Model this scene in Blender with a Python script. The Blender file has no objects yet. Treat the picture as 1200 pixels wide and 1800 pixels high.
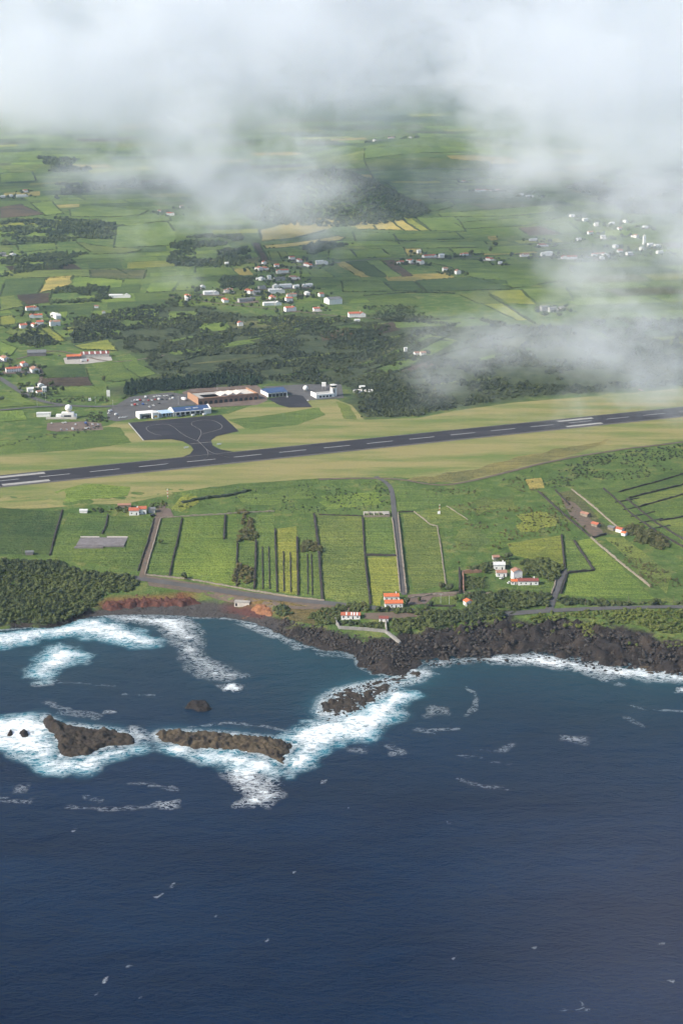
import bpy, bmesh, math, random
import numpy as np
from mathutils import Vector, Matrix
from mathutils.geometry import delaunay_2d_cdt

SC = bpy.context.scene
COL = SC.collection

# ---------------------------------------------------------------- camera, sky, sun, exposure
HC, PITCH, FPX = 395.0, math.radians(15.5), 2700.0
cam = bpy.data.cameras.new('camera')
cam_ob = bpy.data.objects.new('camera', cam)
COL.objects.link(cam_ob)
cam_ob.location = (0, 0, HC)
cam_ob.rotation_euler = (math.pi / 2 - PITCH, 0, 0)
cam.sensor_fit = 'VERTICAL'
cam.sensor_height = 36
cam.lens = 36 * FPX / 1800
cam.clip_start = 1
cam.clip_end = 60000
SC.camera = cam_ob

SUN_DIR = Vector((-0.86, -0.36, 0.68)).normalized()
world = bpy.data.worlds.new('World')
SC.world = world
world.use_nodes = True
_nt = world.node_tree
_sky = _nt.nodes.new('ShaderNodeTexSky')
_sky.sky_type = 'NISHITA'
_sky.sun_disc = False
_sky.sun_elevation = math.asin(SUN_DIR.z)
_sky.sun_rotation = math.atan2(SUN_DIR.x, SUN_DIR.y)
_nt.links.new(_sky.outputs[0], _nt.nodes['Background'].inputs[0])
_nt.nodes['Background'].inputs[1].default_value = 0.12
sun = bpy.data.lights.new('sun', 'SUN')
sun.energy = 4.9
sun.angle = math.radians(0.5)
sun.color = (1.0, 0.92, 0.79)
sun_ob = bpy.data.objects.new('sun', sun)
COL.objects.link(sun_ob)
sun_ob.rotation_euler = SUN_DIR.to_track_quat('Z', 'Y').to_euler()
sun_ob.location = (-800, 400, 1500)
SC.view_settings.view_transform = 'Standard'
SC.view_settings.look = 'None'
SC.view_settings.gamma = 1
SC.view_settings.use_curve_mapping = False
SC.view_settings.exposure = 0.6
SC.cycles.use_denoising = True
SC.cycles.use_adaptive_sampling = True
SC.cycles.adaptive_threshold = 0.05
SC.cycles.adaptive_min_samples = 16
SC.cycles.max_bounces = 5
SC.cycles.diffuse_bounces = 1
SC.cycles.glossy_bounces = 1
SC.cycles.volume_bounces = 4
SC.cycles.transparent_max_bounces = 12
SC.cycles.volume_max_steps = 128

# ---------------------------------------------------------------- numbers: noise, projection, terrain
rng = np.random.default_rng(7)
random.seed(7)
CT, ST = math.cos(PITCH), math.sin(PITCH)


def _hash(ix, iy, seed):
    n = (ix.astype(np.int64) * 374761393 + iy.astype(np.int64) * 668265263 + seed * 1442695041) & 0xFFFFFFFF
    n = ((n ^ (n >> 13)) * 1274126177) & 0xFFFFFFFF
    n = ((n ^ (n >> 16)) * 2246822519) & 0xFFFFFFFF
    return ((n ^ (n >> 15)) & 0xFFFFFF) / float(0xFFFFFF)


def vnoise(x, y, seed=0):
    x = np.asarray(x, float); y = np.asarray(y, float)
    ix = np.floor(x); iy = np.floor(y)
    fx = x - ix; fy = y - iy
    fx = fx * fx * (3 - 2 * fx); fy = fy * fy * (3 - 2 * fy)
    a = _hash(ix, iy, seed); b = _hash(ix + 1, iy, seed)
    c = _hash(ix, iy + 1, seed); d = _hash(ix + 1, iy + 1, seed)
    return (a * (1 - fx) + b * fx) * (1 - fy) + (c * (1 - fx) + d * fx) * fy


def fbm(x, y, seed=0, octv=4):
    s = 0; a = .5; t = 0
    for i in range(octv):
        s = s + a * vnoise(x * 2 ** i, y * 2 ** i, seed + i * 17); t += a; a *= .5
    return s / t


def sstep(a, b, x):
    t = np.clip((np.asarray(x, float) - a) / (b - a), 0, 1)
    return t * t * (3 - 2 * t)


def pdir(px, py):
    dx = (np.asarray(px, float) - 600) / FPX
    dy = -(np.asarray(py, float) - 900) / FPX
    return dx, CT + dy * ST, -ST + dy * CT


def plane(px, py, z=0.0):
    dx, dy, dz = pdir(px, py)
    t = (z - HC) / dz
    return np.stack([dx * t, dy * t], -1)


def seg_dist(x, y, poly, closed=True):
    """distance to a polyline and, when closed, the inside test"""
    P = np.asarray(poly, float)
    Q = np.roll(P, -1, 0) if closed else P[1:]
    P = P if closed else P[:-1]
    best = np.full(x.shape, 1e18); ins = np.zeros(x.shape, bool)
    for (ax, ay), (bx, by) in zip(P, Q):
        ex, ey = bx - ax, by - ay
        L = ex * ex + ey * ey + 1e-12
        t = np.clip(((x - ax) * ex + (y - ay) * ey) / L, 0, 1)
        best = np.minimum(best, (x - ax - t * ex) ** 2 + (y - ay - t * ey) ** 2)
        if closed:
            c = ((ay > y) != (by > y))
            with np.errstate(divide='ignore', invalid='ignore'):
                xi = (bx - ax) * (y - ay) / (by - ay + 1e-18) + ax
            ins ^= c & (x < xi)
    d = np.sqrt(best)
    return np.where(ins, d, -d) if closed else d


def inside(x, y, poly):
    return seg_dist(np.asarray(x, float), np.asarray(y, float), poly) > 0


COAST_PX = [(-420, 1150), (-200, 1125), (-60, 1112), (0, 1108), (45, 1104), (90, 1109), (130, 1098), (165, 1083), (230, 1081), (300, 1083),
            (350, 1086), (400, 1088), (445, 1096), (480, 1112), (520, 1131), (560, 1143), (600, 1147), (622, 1153), (632, 1172),
            (655, 1184), (695, 1189), (722, 1180), (738, 1166), (770, 1161), (820, 1158), (870, 1157), (920, 1150), (960, 1152),
            (1000, 1162), (1060, 1172), (1110, 1176), (1150, 1186), (1200, 1188), (1300, 1196), (1500, 1215)]
_cw = plane([p[0] for p in COAST_PX], [p[1] for p in COAST_PX])
COAST = np.vstack([[(-9000, 700), (-2500, 950), (-900, 1010)], _cw, [(900, 900), (2500, 760), (9000, 500), (16000, 30000), (-16000, 30000)]])
BEACH_PX = [(165, 1083), (300, 1084), (400, 1089), (445, 1097), (480, 1112), (492, 1098), (465, 1075), (420, 1070), (380, 1062), (340, 1060), (260, 1064), (200, 1066), (165, 1078)]
BEACH = plane([p[0] for p in BEACH_PX], [p[1] for p in BEACH_PX], 1.0)
VEG_PX = [(-60, 1108), (60, 1100), (130, 1090), (180, 1058), (260, 1064), (350, 1060), (400, 1064), (440, 1072), (480, 1084), (540, 1098), (600, 1112), (680, 1118),
          (715, 1112), (760, 1100), (830, 1090), (880, 1080), (930, 1096), (980, 1088), (1050, 1098), (1100, 1102), (1150, 1122), (1200, 1128), (1300, 1135)]

_py = np.array([0, 950, 1040, 1080, 1120, 1250, 1380, 1450, 1780, 1900, 2100, 2500, 3000, 3600, 4200, 5000, 6000, 7000, 8500, 11000, 16000], float)
_pz = np.array([6, 7, 9, 10.5, 12, 18, 27, 30, 30, 33, 39, 52, 67, 84, 104, 134, 172, 225, 330, 620, 1500], float)
_ty = np.arange(0, 16000, 10.0)
_tz = np.interp(_ty, _py, _pz)
for _i in range(3):
    _tz = np.convolve(np.pad(_tz, 5, mode='edge'), np.ones(11) / 11, 'valid')

# the runway axis (real straight line on the 30 m level)
RA = plane(0, 846, 30.0); RB = plane(1200, 723.5, 30.0)
RU = (RB - RA) / np.linalg.norm(RB - RA)
RV = np.array([RU[1], -RU[0]])              # towards the sea
CONE = (-20.0, 3880.0)


def h_base(x, y):
    x = np.asarray(x, float); y = np.asarray(y, float)
    sd = seg_dist(x, y, COAST)
    P = np.interp(y, _ty, _tz)
    und = sstep(1850, 2600, y) * (fbm(x / 260, y / 260, 3, 3) - .5) * (6 + 14 * sstep(2600, 5000, y))
    und += (fbm(x / 60, y / 60, 5, 2) - .5) * 1.6 * (1 - sstep(1850, 2600, y)) * sstep(15, 60, sd)
    t = (x - RA[0]) * RV[0] + (y - RA[1]) * RV[1]
    s = (x - RA[0]) * RU[0] + (y - RA[1]) * RU[1]
    flat = 1 - sstep(70, 150, np.abs(t + 20))
    flat = np.maximum(flat, (1 - sstep(150, 210, np.abs(t + 60))) * sstep(0, 60, s) * (1 - sstep(560, 640, s)))
    z = (P + und) * (1 - flat) + 30 * flat
    # volcanic cone
    dx = (x - CONE[0]) / 265; dy = (y - CONE[1]) / 330
    r = np.sqrt(dx * dx + dy * dy)
    z = z + (92 + 26 * (fbm(x / 120, y / 120, 93, 3) - .5)) * (.5 + .5 * np.cos(np.pi * np.clip(r, 0, 1))) ** .8
    dx = (x - 330) / 520; dy = (y - 5600) / 500
    z = z + 60 * np.clip(1 - (dx * dx + dy * dy), 0, 1) ** 1.5
    R = np.interp(sd, [-400, -60, -10, 0, 6, 14, 30, 55, 90, 200, 2000], [-30, -7, -2, -.25, 1.6, 3.4, 6.2, 9.5, 15, 40, 400])
    d = np.clip((z - R) / 4 + .5, 0, 1)
    z2 = z * (1 - d) + R * d - d * (1 - d) * 2
    b = seg_dist(x, y, BEACH)
    low = np.clip(.25 + .045 * np.maximum(sd, 0), -9, 2.6)
    w = sstep(-7, 0, b)
    return np.where(sd > 0, z2 * (1 - w) + np.minimum(z2, low) * w, z2)


# terrain sheet (denser near the shore), used for every height look-up
_rows = np.concatenate([np.linspace(-3000, 900, 8), np.arange(960, 1135, 2.0), np.arange(1135, 1460, 4.5), np.arange(1460, 2000, 9.0), 2000 * 1.014 ** np.arange(0, 150)])
_rows = _rows[_rows < 15500]
_acol = np.concatenate([[-9000, -5000, -2600, -1300, -800, -600], np.linspace(-420, 420, 330), [600, 800, 1300, 2600, 5000, 9000]])
_YY, _AA = np.meshgrid(_rows, _acol, indexing='ij')
_WID = np.maximum(1.0, _YY / 1300.0)
_XX = _AA * _WID
_ZB = h_base(_XX, _YY)


def hz(x, y):
    x = np.asarray(x, float); y = np.asarray(y, float)
    i = np.clip(np.searchsorted(_rows, y) - 1, 0, len(_rows) - 2)
    ty = np.clip((y - _rows[i]) / (_rows[i + 1] - _rows[i]), 0, 1)
    a = x / np.maximum(1.0, y / 1300.0)
    j = np.clip(np.searchsorted(_acol, a) - 1, 0, len(_acol) - 2)
    tx = np.clip((a - _acol[j]) / (_acol[j + 1] - _acol[j]), 0, 1)
    return (_ZB[i, j] * (1 - tx) + _ZB[i, j + 1] * tx) * (1 - ty) + (_ZB[i + 1, j] * (1 - tx) + _ZB[i + 1, j + 1] * tx) * ty


_T = np.concatenate([np.arange(700, 2200, 6.0), 2200 * 1.006 ** np.arange(0, 300)])


def U(px, py):
    """where the sight line through a photo pixel meets the ground"""
    px = np.atleast_1d(np.asarray(px, float)); py = np.atleast_1d(np.asarray(py, float))
    dx, dy, dz = pdir(px, py)
    t = _T[None, :]
    g = HC + dz[:, None] * t - hz(dx[:, None] * t, dy[:, None] * t)
    hit = g < 0
    k = np.where(hit.any(1), hit.argmax(1), len(_T) - 1)
    a = _T[np.maximum(k - 1, 0)]; b = _T[k]
    for _ in range(18):
        m = .5 * (a + b)
        below = HC + dz * m - hz(dx * m, dy * m) < 0
        b = np.where(below, m, b); a = np.where(below, a, m)
    return np.stack([dx * b, dy * b, HC + dz * b], -1)


def UP(poly):
    return U([p[0] for p in poly], [p[1] for p in poly])[:, :2]


def pxscale(x, y, z):
    return FPX / (y * CT + (HC - z) * ST)


# ---------------------------------------------------------------- object helpers
def tag(o, label=None, cat=None, group=None, kind=None):
    if label: o['label'] = label
    if cat: o['category'] = cat
    if group: o['group'] = group
    if kind: o['kind'] = kind
    return o


def link(name, me, m=None, parent=None):
    o = bpy.data.objects.new(name, me)
    COL.objects.link(o)
    if m is not None and me is not None and not me.materials:
        for q in (m if isinstance(m, (list, tuple)) else [m]):
            me.materials.append(q)
    if parent is not None:
        o.parent = parent
    return o


def empty(name, loc, rz=0.0):
    o = bpy.data.objects.new(name, None)
    COL.objects.link(o)
    o.location = loc
    o.rotation_euler = (0, 0, rz)
    o.empty_display_size = 2
    return o


def mesh_np(name, V, Fc, smooth=False, attrs=None):
    """V (n,3), Fc (m,k) all faces of the same size"""
    V = np.ascontiguousarray(V, np.float32); Fc = np.ascontiguousarray(Fc, np.int32)
    me = bpy.data.meshes.new(name)
    me.vertices.add(len(V)); me.vertices.foreach_set('co', V.ravel())
    m, k = Fc.shape
    me.loops.add(m * k); me.loops.foreach_set('vertex_index', Fc.ravel())
    me.polygons.add(m); me.polygons.foreach_set('loop_start', np.arange(0, m * k, k, dtype=np.int32))
    if smooth:
        me.polygons.foreach_set('use_smooth', np.ones(m, bool))
    for n, a in (attrs or {}).items():
        at = me.attributes.new(n, 'FLOAT', 'POINT')
        at.data.foreach_set('value', np.ascontiguousarray(a, np.float32))
    me.update(calc_edges=True)
    me.validate()
    return me


def mesh_py(name, V, Fc):
    me = bpy.data.meshes.new(name)
    me.from_pydata([tuple(map(float, v)) for v in V], [], [tuple(f) for f in Fc])
    me.update()
    return me


class MB:
    """collects boxes, prisms and tubes for ONE mesh"""
    def __init__(self): self.v = []; self.f = []

    def add(self, V, Fc):
        o = len(self.v); self.v += [tuple(map(float, p)) for p in V]; self.f += [tuple(i + o for i in f) for f in Fc]; return self

    def box(self, x0, x1, y0, y1, z0, z1):
        return self.add([(x0, y0, z0), (x1, y0, z0), (x1, y1, z0), (x0, y1, z0), (x0, y0, z1), (x1, y0, z1), (x1, y1, z1), (x0, y1, z1)],
                        [(3, 2, 1, 0), (4, 5, 6, 7), (0, 1, 5, 4), (1, 2, 6, 5), (2, 3, 7, 6), (3, 0, 4, 7)])

    def gable_wall(self, w, d, z0, z1, z2):
        a, b = w / 2, d / 2
        return self.add([(-a, -b, z0), (a, -b, z0), (a, b, z0), (-a, b, z0), (-a, -b, z1), (a, -b, z1), (a, b, z1), (-a, b, z1), (-a, 0, z2), (a, 0, z2)],
                        [(3, 2, 1, 0), (0, 1, 5, 4), (2, 3, 7, 6), (1, 2, 6, 9, 5), (3, 0, 4, 8, 7), (4, 5, 9, 8), (6, 7, 8, 9)])

    def gable_roof(self, w, d, z1, z2, ov=.4, th=.22):
        a, b = w / 2 + ov, d / 2 + ov
        zl = z1 - (z2 - z1) * ov / (d / 2)
        for s in (-1, 1):
            self.add([(-a, s * b, zl), (a, s * b, zl), (a, 0, z2), (-a, 0, z2), (-a, s * b, zl + th), (a, s * b, zl + th), (a, 0, z2 + th), (-a, 0, z2 + th)],
                     [(0, 1, 2, 3), (4, 7, 6, 5), (0, 4, 5, 1), (1, 5, 6, 2), (3, 2, 6, 7), (0, 3, 7, 4)])
        return self

    def tube(self, p, q, r0, r1=None, n=8):
        r1 = r0 if r1 is None else r1
        p = Vector(p); q = Vector(q); ax = (q - p).normalized()
        u = ax.orthogonal().normalized(); v = ax.cross(u)
        V = []
        for c, r in ((p, r0), (q, r1)):
            for i in range(n):
                t = 2 * math.pi * i / n
                V.append(c + u * (math.cos(t) * r) + v * (math.sin(t) * r))
        return self.add(V, [(i, (i + 1) % n, n + (i + 1) % n, n + i) for i in range(n)] + [tuple(range(n))[::-1], tuple(range(n, 2 * n))])

    def lathe(self, prof, n=20, c=(0, 0)):
        V = []; Fc = []
        for r, z in prof:
            for i in range(n):
                t = 2 * math.pi * i / n
                V.append((c[0] + r * math.cos(t), c[1] + r * math.sin(t), z))
        for k in range(len(prof) - 1):
            for i in range(n):
                Fc.append((k * n + i, k * n + (i + 1) % n, (k + 1) * n + (i + 1) % n, (k + 1) * n + i))
        Fc.append(tuple(range(n))[::-1]); Fc.append(tuple(range((len(prof) - 1) * n, len(prof) * n)))
        return self.add(V, Fc)

    def mesh(self, name): return mesh_py(name, self.v, self.f)

    def build(self, name, m, parent=None): return link(name, self.mesh(name), m, parent)


# ---------------------------------------------------------------- materials
def _n(nt, t, **kw):
    n = nt.nodes.new(t)
    for k, v in kw.items():
        if k in ('op',): n.operation = v
        else: n.inputs[k].default_value = v
    return n


def noise(nt, vec, scale, detail=4, rough=.6):
    n = _n(nt, 'ShaderNodeTexNoise', Scale=scale, Detail=detail, Roughness=rough)
    nt.links.new(vec, n.inputs['Vector'])
    return n.outputs['Fac']


def maprange(nt, v, a, b, c=0., d=1.):
    n = _n(nt, 'ShaderNodeMapRange', **{'From Min': a, 'From Max': b, 'To Min': c, 'To Max': d})
    nt.links.new(v, n.inputs['Value'])
    return n.outputs[0]


def mixc(nt, f, a, b, mode='MIX'):
    n = nt.nodes.new('ShaderNodeMix'); n.data_type = 'RGBA'; n.blend_type = mode
    for s, v in ((n.inputs['Factor'], f), (n.inputs['A'], a), (n.inputs['B'], b)):
        if isinstance(v, (int, float)): s.default_value = v
        elif isinstance(v, tuple): s.default_value = (*v[:3], 1)
        else: nt.links.new(v, s)
    return n.outputs['Result']


def math2(nt, op, a, b=0.):
    n = nt.nodes.new('ShaderNodeMath'); n.operation = op
    for s, v in ((n.inputs[0], a), (n.inputs[1], b)):
        if isinstance(v, (int, float)): s.default_value = v
        else: nt.links.new(v, s)
    return n.outputs[0]


def attr(nt, name):
    n = nt.nodes.new('ShaderNodeAttribute'); n.attribute_name = name
    return n.outputs['Fac']


def base(name, rough=.8, spec=.3):
    m = bpy.data.materials.new(name); m.use_nodes = True
    nt = m.node_tree; b = nt.nodes['Principled BSDF']
    b.inputs['Roughness'].default_value = rough
    b.inputs['Specular IOR Level'].default_value = spec
    g = nt.nodes.new('ShaderNodeNewGeometry')
    return m, nt, b, g.outputs['Position']


def bump(nt, b, h, strength=.5, dist=1.0):
    n = nt.nodes.new('ShaderNodeBump')
    n.inputs['Strength'].default_value = strength; n.inputs['Distance'].default_value = dist
    nt.links.new(h, n.inputs['Height']); nt.links.new(n.outputs[0], b.inputs['Normal'])


def stretch(nt, vec, rz, sx, sy, sz=1.):
    n = nt.nodes.new('ShaderNodeMapping')
    n.inputs['Rotation'].default_value = (0, 0, rz); n.inputs['Scale'].default_value = (sx, sy, sz)
    nt.links.new(vec, n.inputs['Vector'])
    return n.outputs[0]


def simple(name, c1, c2=None, scale=1., rough=.8, spec=.3, bmp=0., bscale=None):
    """two-tone weathered surface"""
    m, nt, b, P = base(name, rough, spec)
    c2 = c2 or tuple(x * .72 for x in c1)
    f = noise(nt, P, scale, 5, .65)
    nt.links.new(mixc(nt, maprange(nt, f, .35, .68), c1, c2), b.inputs['Base Color'])
    if bmp: bump(nt, b, noise(nt, P, bscale or scale * 2, 3), 1., bmp)
    return m


RANG = math.atan2(RU[1], RU[0])
M = {}
M['white_wall'] = simple('white_wall', (.84, .82, .79), (.72, .69, .65), .5)
M['grey_wall'] = simple('grey_wall', (.42, .41, .39), (.27, .26, .25), .5)
M['red_tile'] = simple('red_tile', (.46, .135, .07), (.30, .095, .06), .6, bmp=.05, bscale=3)
M['orange_tile'] = simple('orange_tile', (.60, .165, .06), (.42, .115, .05), .6, bmp=.05, bscale=3)
M['old_tile'] = simple('old_tile', (.36, .20, .14), (.26, .13, .09), .7, bmp=.05, bscale=3)
M['maroon_sheet'] = simple('maroon_sheet', (.24, .07, .055), (.17, .06, .05), .6)
M['grey_roof'] = simple('grey_roof', (.17, .175, .18), (.11, .11, .115), .4)
M['pale_roof'] = simple('pale_roof', (.62, .62, .61), (.5, .49, .47), .4)
M['blue_roof'] = simple('blue_roof', (.045, .085, .19), (.035, .065, .14), .3, .45)
M['light_blue'] = simple('light_blue', (.42, .55, .70), (.36, .47, .6), .3, .5)
M['glass'] = simple('glass', (.03, .035, .045), (.02, .025, .03), .5, .15, .6)
M['dark_door'] = simple('dark_door', (.035, .035, .04), (.025, .02, .02), 1., .6)
M['brick'] = simple('brick', (.29, .165, .11), (.20, .12, .085), .35, bmp=.04, bscale=2)
M['orange_brick'] = simple('orange_brick', (.40, .23, .14), (.31, .17, .105), .4)
M['concrete'] = simple('concrete', (.40, .37, .33), (.29, .265, .24), .25, bmp=.05)
M['dark_concrete'] = simple('dark_concrete', (.20, .18, .18), (.13, .115, .115), .22, bmp=.05)
M['pale_concrete'] = simple('pale_concrete', (.60, .55, .49), (.46, .42, .37), .3)
M['worn_concrete'] = simple('worn_concrete', (.27, .255, .235), (.18, .17, .16), .3)
M['basalt'] = simple('basalt', (.020, .018, .017), (.064, .052, .043), .35, bmp=.25, bscale=1.5)
M['pale_wall_stone'] = simple('pale_wall_stone', (.30, .25, .19), (.15, .125, .10), .7, bmp=.2, bscale=1.5)
M['paint'] = simple('paint', (.60, .60, .58), (.40, .40, .40), .6)
M['faded_paint'] = simple('faded_paint', (.30, .28, .25), (.17, .16, .15), .5)
M['aged_paint'] = simple('aged_paint', (.40, .38, .35), (.25, .24, .22), .3)
M['metal'] = simple('metal', (.45, .46, .47), (.33, .33, .34), 1., .4, .5)
M['wood'] = simple('wood', (.14, .10, .07), (.09, .065, .045), 1.)
M['red_paint'] = simple('red_paint', (.55, .06, .03), (.42, .05, .03), 1., .5)
M['yellow_paint'] = simple('yellow_paint', (.75, .42, .05), (.6, .3, .05), 1., .5)
M['dirt'] = simple('dirt', (.105, .075, .062), (.17, .125, .095), .12, bmp=.15, bscale=.6)
M['earth_track'] = simple('earth_track', (.15, .105, .075), (.085, .07, .055), .25, bmp=.1)
M['tarmac_road'] = simple('tarmac_road', (.10, .095, .092), (.07, .066, .065), .1)
M['tyre'] = simple('tyre', (.02, .02, .02), (.03, .03, .03), 2.)


def asphalt(name, c1, c2):
    m, nt, b, P = base(name, .85, .2)
    f = noise(nt, stretch(nt, P, -RANG, .012, .12), 1., 5, .65)
    g = noise(nt, P, .9, 4, .7)
    c = mixc(nt, maprange(nt, f, .35, .7), c1, c2)
    c = mixc(nt, maprange(nt, g, .3, .75, 0., .45), c, tuple(x * 1.5 for x in c1))
    rb = noise(nt, stretch(nt, P, -RANG, .004, .45), 1., 3, .6)
    c = mixc(nt, maprange(nt, rb, .52, .66, 0., .6), c, tuple(x * .45 for x in c1))
    pt = noise(nt, stretch(nt, P, -RANG, .015, .03), 1., 2, .5)
    c = mixc(nt, maprange(nt, pt, .58, .62, 0., .35), c, tuple(x * 1.7 for x in c2))
    nt.links.new(c, b.inputs['Base Color'])
    return m


M['runway'] = asphalt('runway_asphalt', (.021, .019, .023), (.031, .028, .032))
M['apron'] = asphalt('apron_asphalt', (.019, .018, .023), (.027, .025, .031))
M['shoulder'] = asphalt('shoulder_asphalt', (.10, .093, .09), (.075, .07, .07))


def field_material():
    """colour comes from the object's own colour; mottling, mowing streaks and dry patches on top"""
    m, nt, b, P = base('field_grass', .95, .1)
    oi = nt.nodes.new('ShaderNodeObjectInfo')
    big = noise(nt, P, .018, 4, .6)
    mid = noise(nt, P, .12, 5, .7)
    fine = noise(nt, P, .8, 3, .7)
    row = noise(nt, stretch(nt, P, -.42, .02, .35), 1., 2, .5)
    c = mixc(nt, 1., oi.outputs['Color'], mixc(nt, maprange(nt, row, .38, .62), (.80, .84, .86), (1.16, 1.12, 1.05)), 'MULTIPLY')
    c = mixc(nt, 1., c, mixc(nt, maprange(nt, big, .32, .68), (.66, .74, .8), (1.28, 1.18, 1.05)), 'MULTIPLY')
    c = mixc(nt, maprange(nt, mid, .5, .74, 0., .6), c, mixc(nt, .5, c, (.17, .16, .05)))
    c = mixc(nt, maprange(nt, mid, .46, .28, 0., .6), c, mixc(nt, .55, c, (.03, .055, .018)))
    c = mixc(nt, 1., c, mixc(nt, maprange(nt, fine, .3, .72), (.45, .50, .52), (1.55, 1.48, 1.3)), 'MULTIPLY')
    nt.links.new(c, b.inputs['Base Color'])
    tus = noise(nt, stretch(nt, P, -.5, .22, .5), 1., 4, .7)
    bump(nt, b, math2(nt, 'ADD', math2(nt, 'MULTIPLY', mid, 2.4), math2(nt, 'MULTIPLY', tus, 2.2)), 1., 1.1)
    return m


def airfield_material():
    m, nt, b, P = base('airfield_grass', .95, .1)
    Q = stretch(nt, P, -RANG, .006, .03)
    a = noise(nt, Q, 1., 5, .65)
    d = noise(nt, stretch(nt, P, -RANG, .02, .12), 1., 5, .7)
    fine = noise(nt, P, .6, 4, .75)
    c = mixc(nt, maprange(nt, a, .42, .62), (.27, .228, .098), (.135, .170, .050))
    c = mixc(nt, maprange(nt, d, .55, .75, 0., .7), c, (.24, .185, .095))
    c = mixc(nt, 1., c, mixc(nt, maprange(nt, fine, .3, .72), (.68, .75, .72), (1.2, 1.2, 1.15)), 'MULTIPLY')
    nt.links.new(c, b.inputs['Base Color'])
    bump(nt, b, fine, 1., .4)
    return m


def ground_material():
    m, nt, b, P = base('ground', .95, .12)
    big = noise(nt, P, .008, 4, .6)
    mid = noise(nt, P, .06, 5, .7)
    fine = noise(nt, P, .5, 5, .75)
    veg = mixc(nt, maprange(nt, big, .35, .65), (.070, .122, .032), (.105, .160, .042))
    veg = mixc(nt, maprange(nt, mid, .5, .72), veg, (.20, .20, .068))
    veg = mixc(nt, maprange(nt, mid, .48, .28, 0., .8), veg, (.040, .070, .020))
    veg = mixc(nt, 1., veg, mixc(nt, maprange(nt, fine, .3, .72), (.55, .58, .56), (1.35, 1.3, 1.2)), 'MULTIPLY')
    veg = mixc(nt, attr(nt, 'scrub'), veg, mixc(nt, maprange(nt, mid, .4, .62), (.036, .050, .026), (.070, .084, .040)))
    lav = mixc(nt, maprange(nt, fine, .35, .7), (.014, .0125, .0125), (.042, .034, .031))
    veg = mixc(nt, attr(nt, 'scrub'), veg, mixc(nt, maprange(nt, mid, .4, .62), (.036, .050, .026), (.070, .084, .040)))
    lav = mixc(nt, maprange(nt, mid, .46, .68, 0., .75), lav, (.070, .054, .042))
    red = mixc(nt, maprange(nt, fine, .4, .65), (.17, .055, .033), (.30, .12, .05))
    bea = mixc(nt, maprange(nt, fine, .35, .7), (.05, .045, .044), (.10, .088, .08))
    bea = mixc(nt, maprange(nt, attr(nt, 'rust'), .2, .9), bea, (.115, .052, .044))
    c = mixc(nt, attr(nt, 'lava'), veg, lav)
    c = mixc(nt, attr(nt, 'beach'), c, bea)
    c = mixc(nt, attr(nt, 'red'), c, red)
    nt.links.new(c, b.inputs['Base Color'])
    bump(nt, b, math2(nt, 'ADD', math2(nt, 'MULTIPLY', mid, 3.), fine), 1., .9)
    return m


def foliage(name, c1, c2, c3, rough=.9):
    m, nt, b, P = base(name, rough, .15)
    t = attr(nt, 'tint')
    f = noise(nt, P, .7, 4, .7)
    c = mixc(nt, maprange(nt, t, 0., 1.), c1, c2)
    c = mixc(nt, maprange(nt, f, .45, .75), c, c3)
    nt.links.new(c, b.inputs['Base Color'])
    return m


def rock_material():
    m, nt, b, P = base('lava_rock', .85, .25)
    f = noise(nt, P, .5, 6, .75); g = noise(nt, P, .13, 4, .6)
    geo = nt.nodes.new('ShaderNodeNewGeometry')
    sx = nt.nodes.new('ShaderNodeSeparateXYZ'); nt.links.new(geo.outputs['Normal'], sx.inputs[0])
    c = mixc(nt, maprange(nt, f, .38, .68), (.011, .0085, .008), (.045, .034, .028))
    c = mixc(nt, maprange(nt, noise(nt, P, .9, 4, .7), .62, .74, 0., .7), c, (.20, .165, .13))
    top = math2(nt, 'MULTIPLY', maprange(nt, sx.outputs['Z'], .45, .85), maprange(nt, g, .36, .52))
    c = mixc(nt, math2(nt, 'MULTIPLY', top, attr(nt, 'moss')), c, mixc(nt, maprange(nt, f, .4, .6), (.060, .047, .026), (.120, .088, .056)))
    nt.links.new(c, b.inputs['Base Color'])
    bump(nt, b, f, 1., 1.2)
    return m


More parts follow.
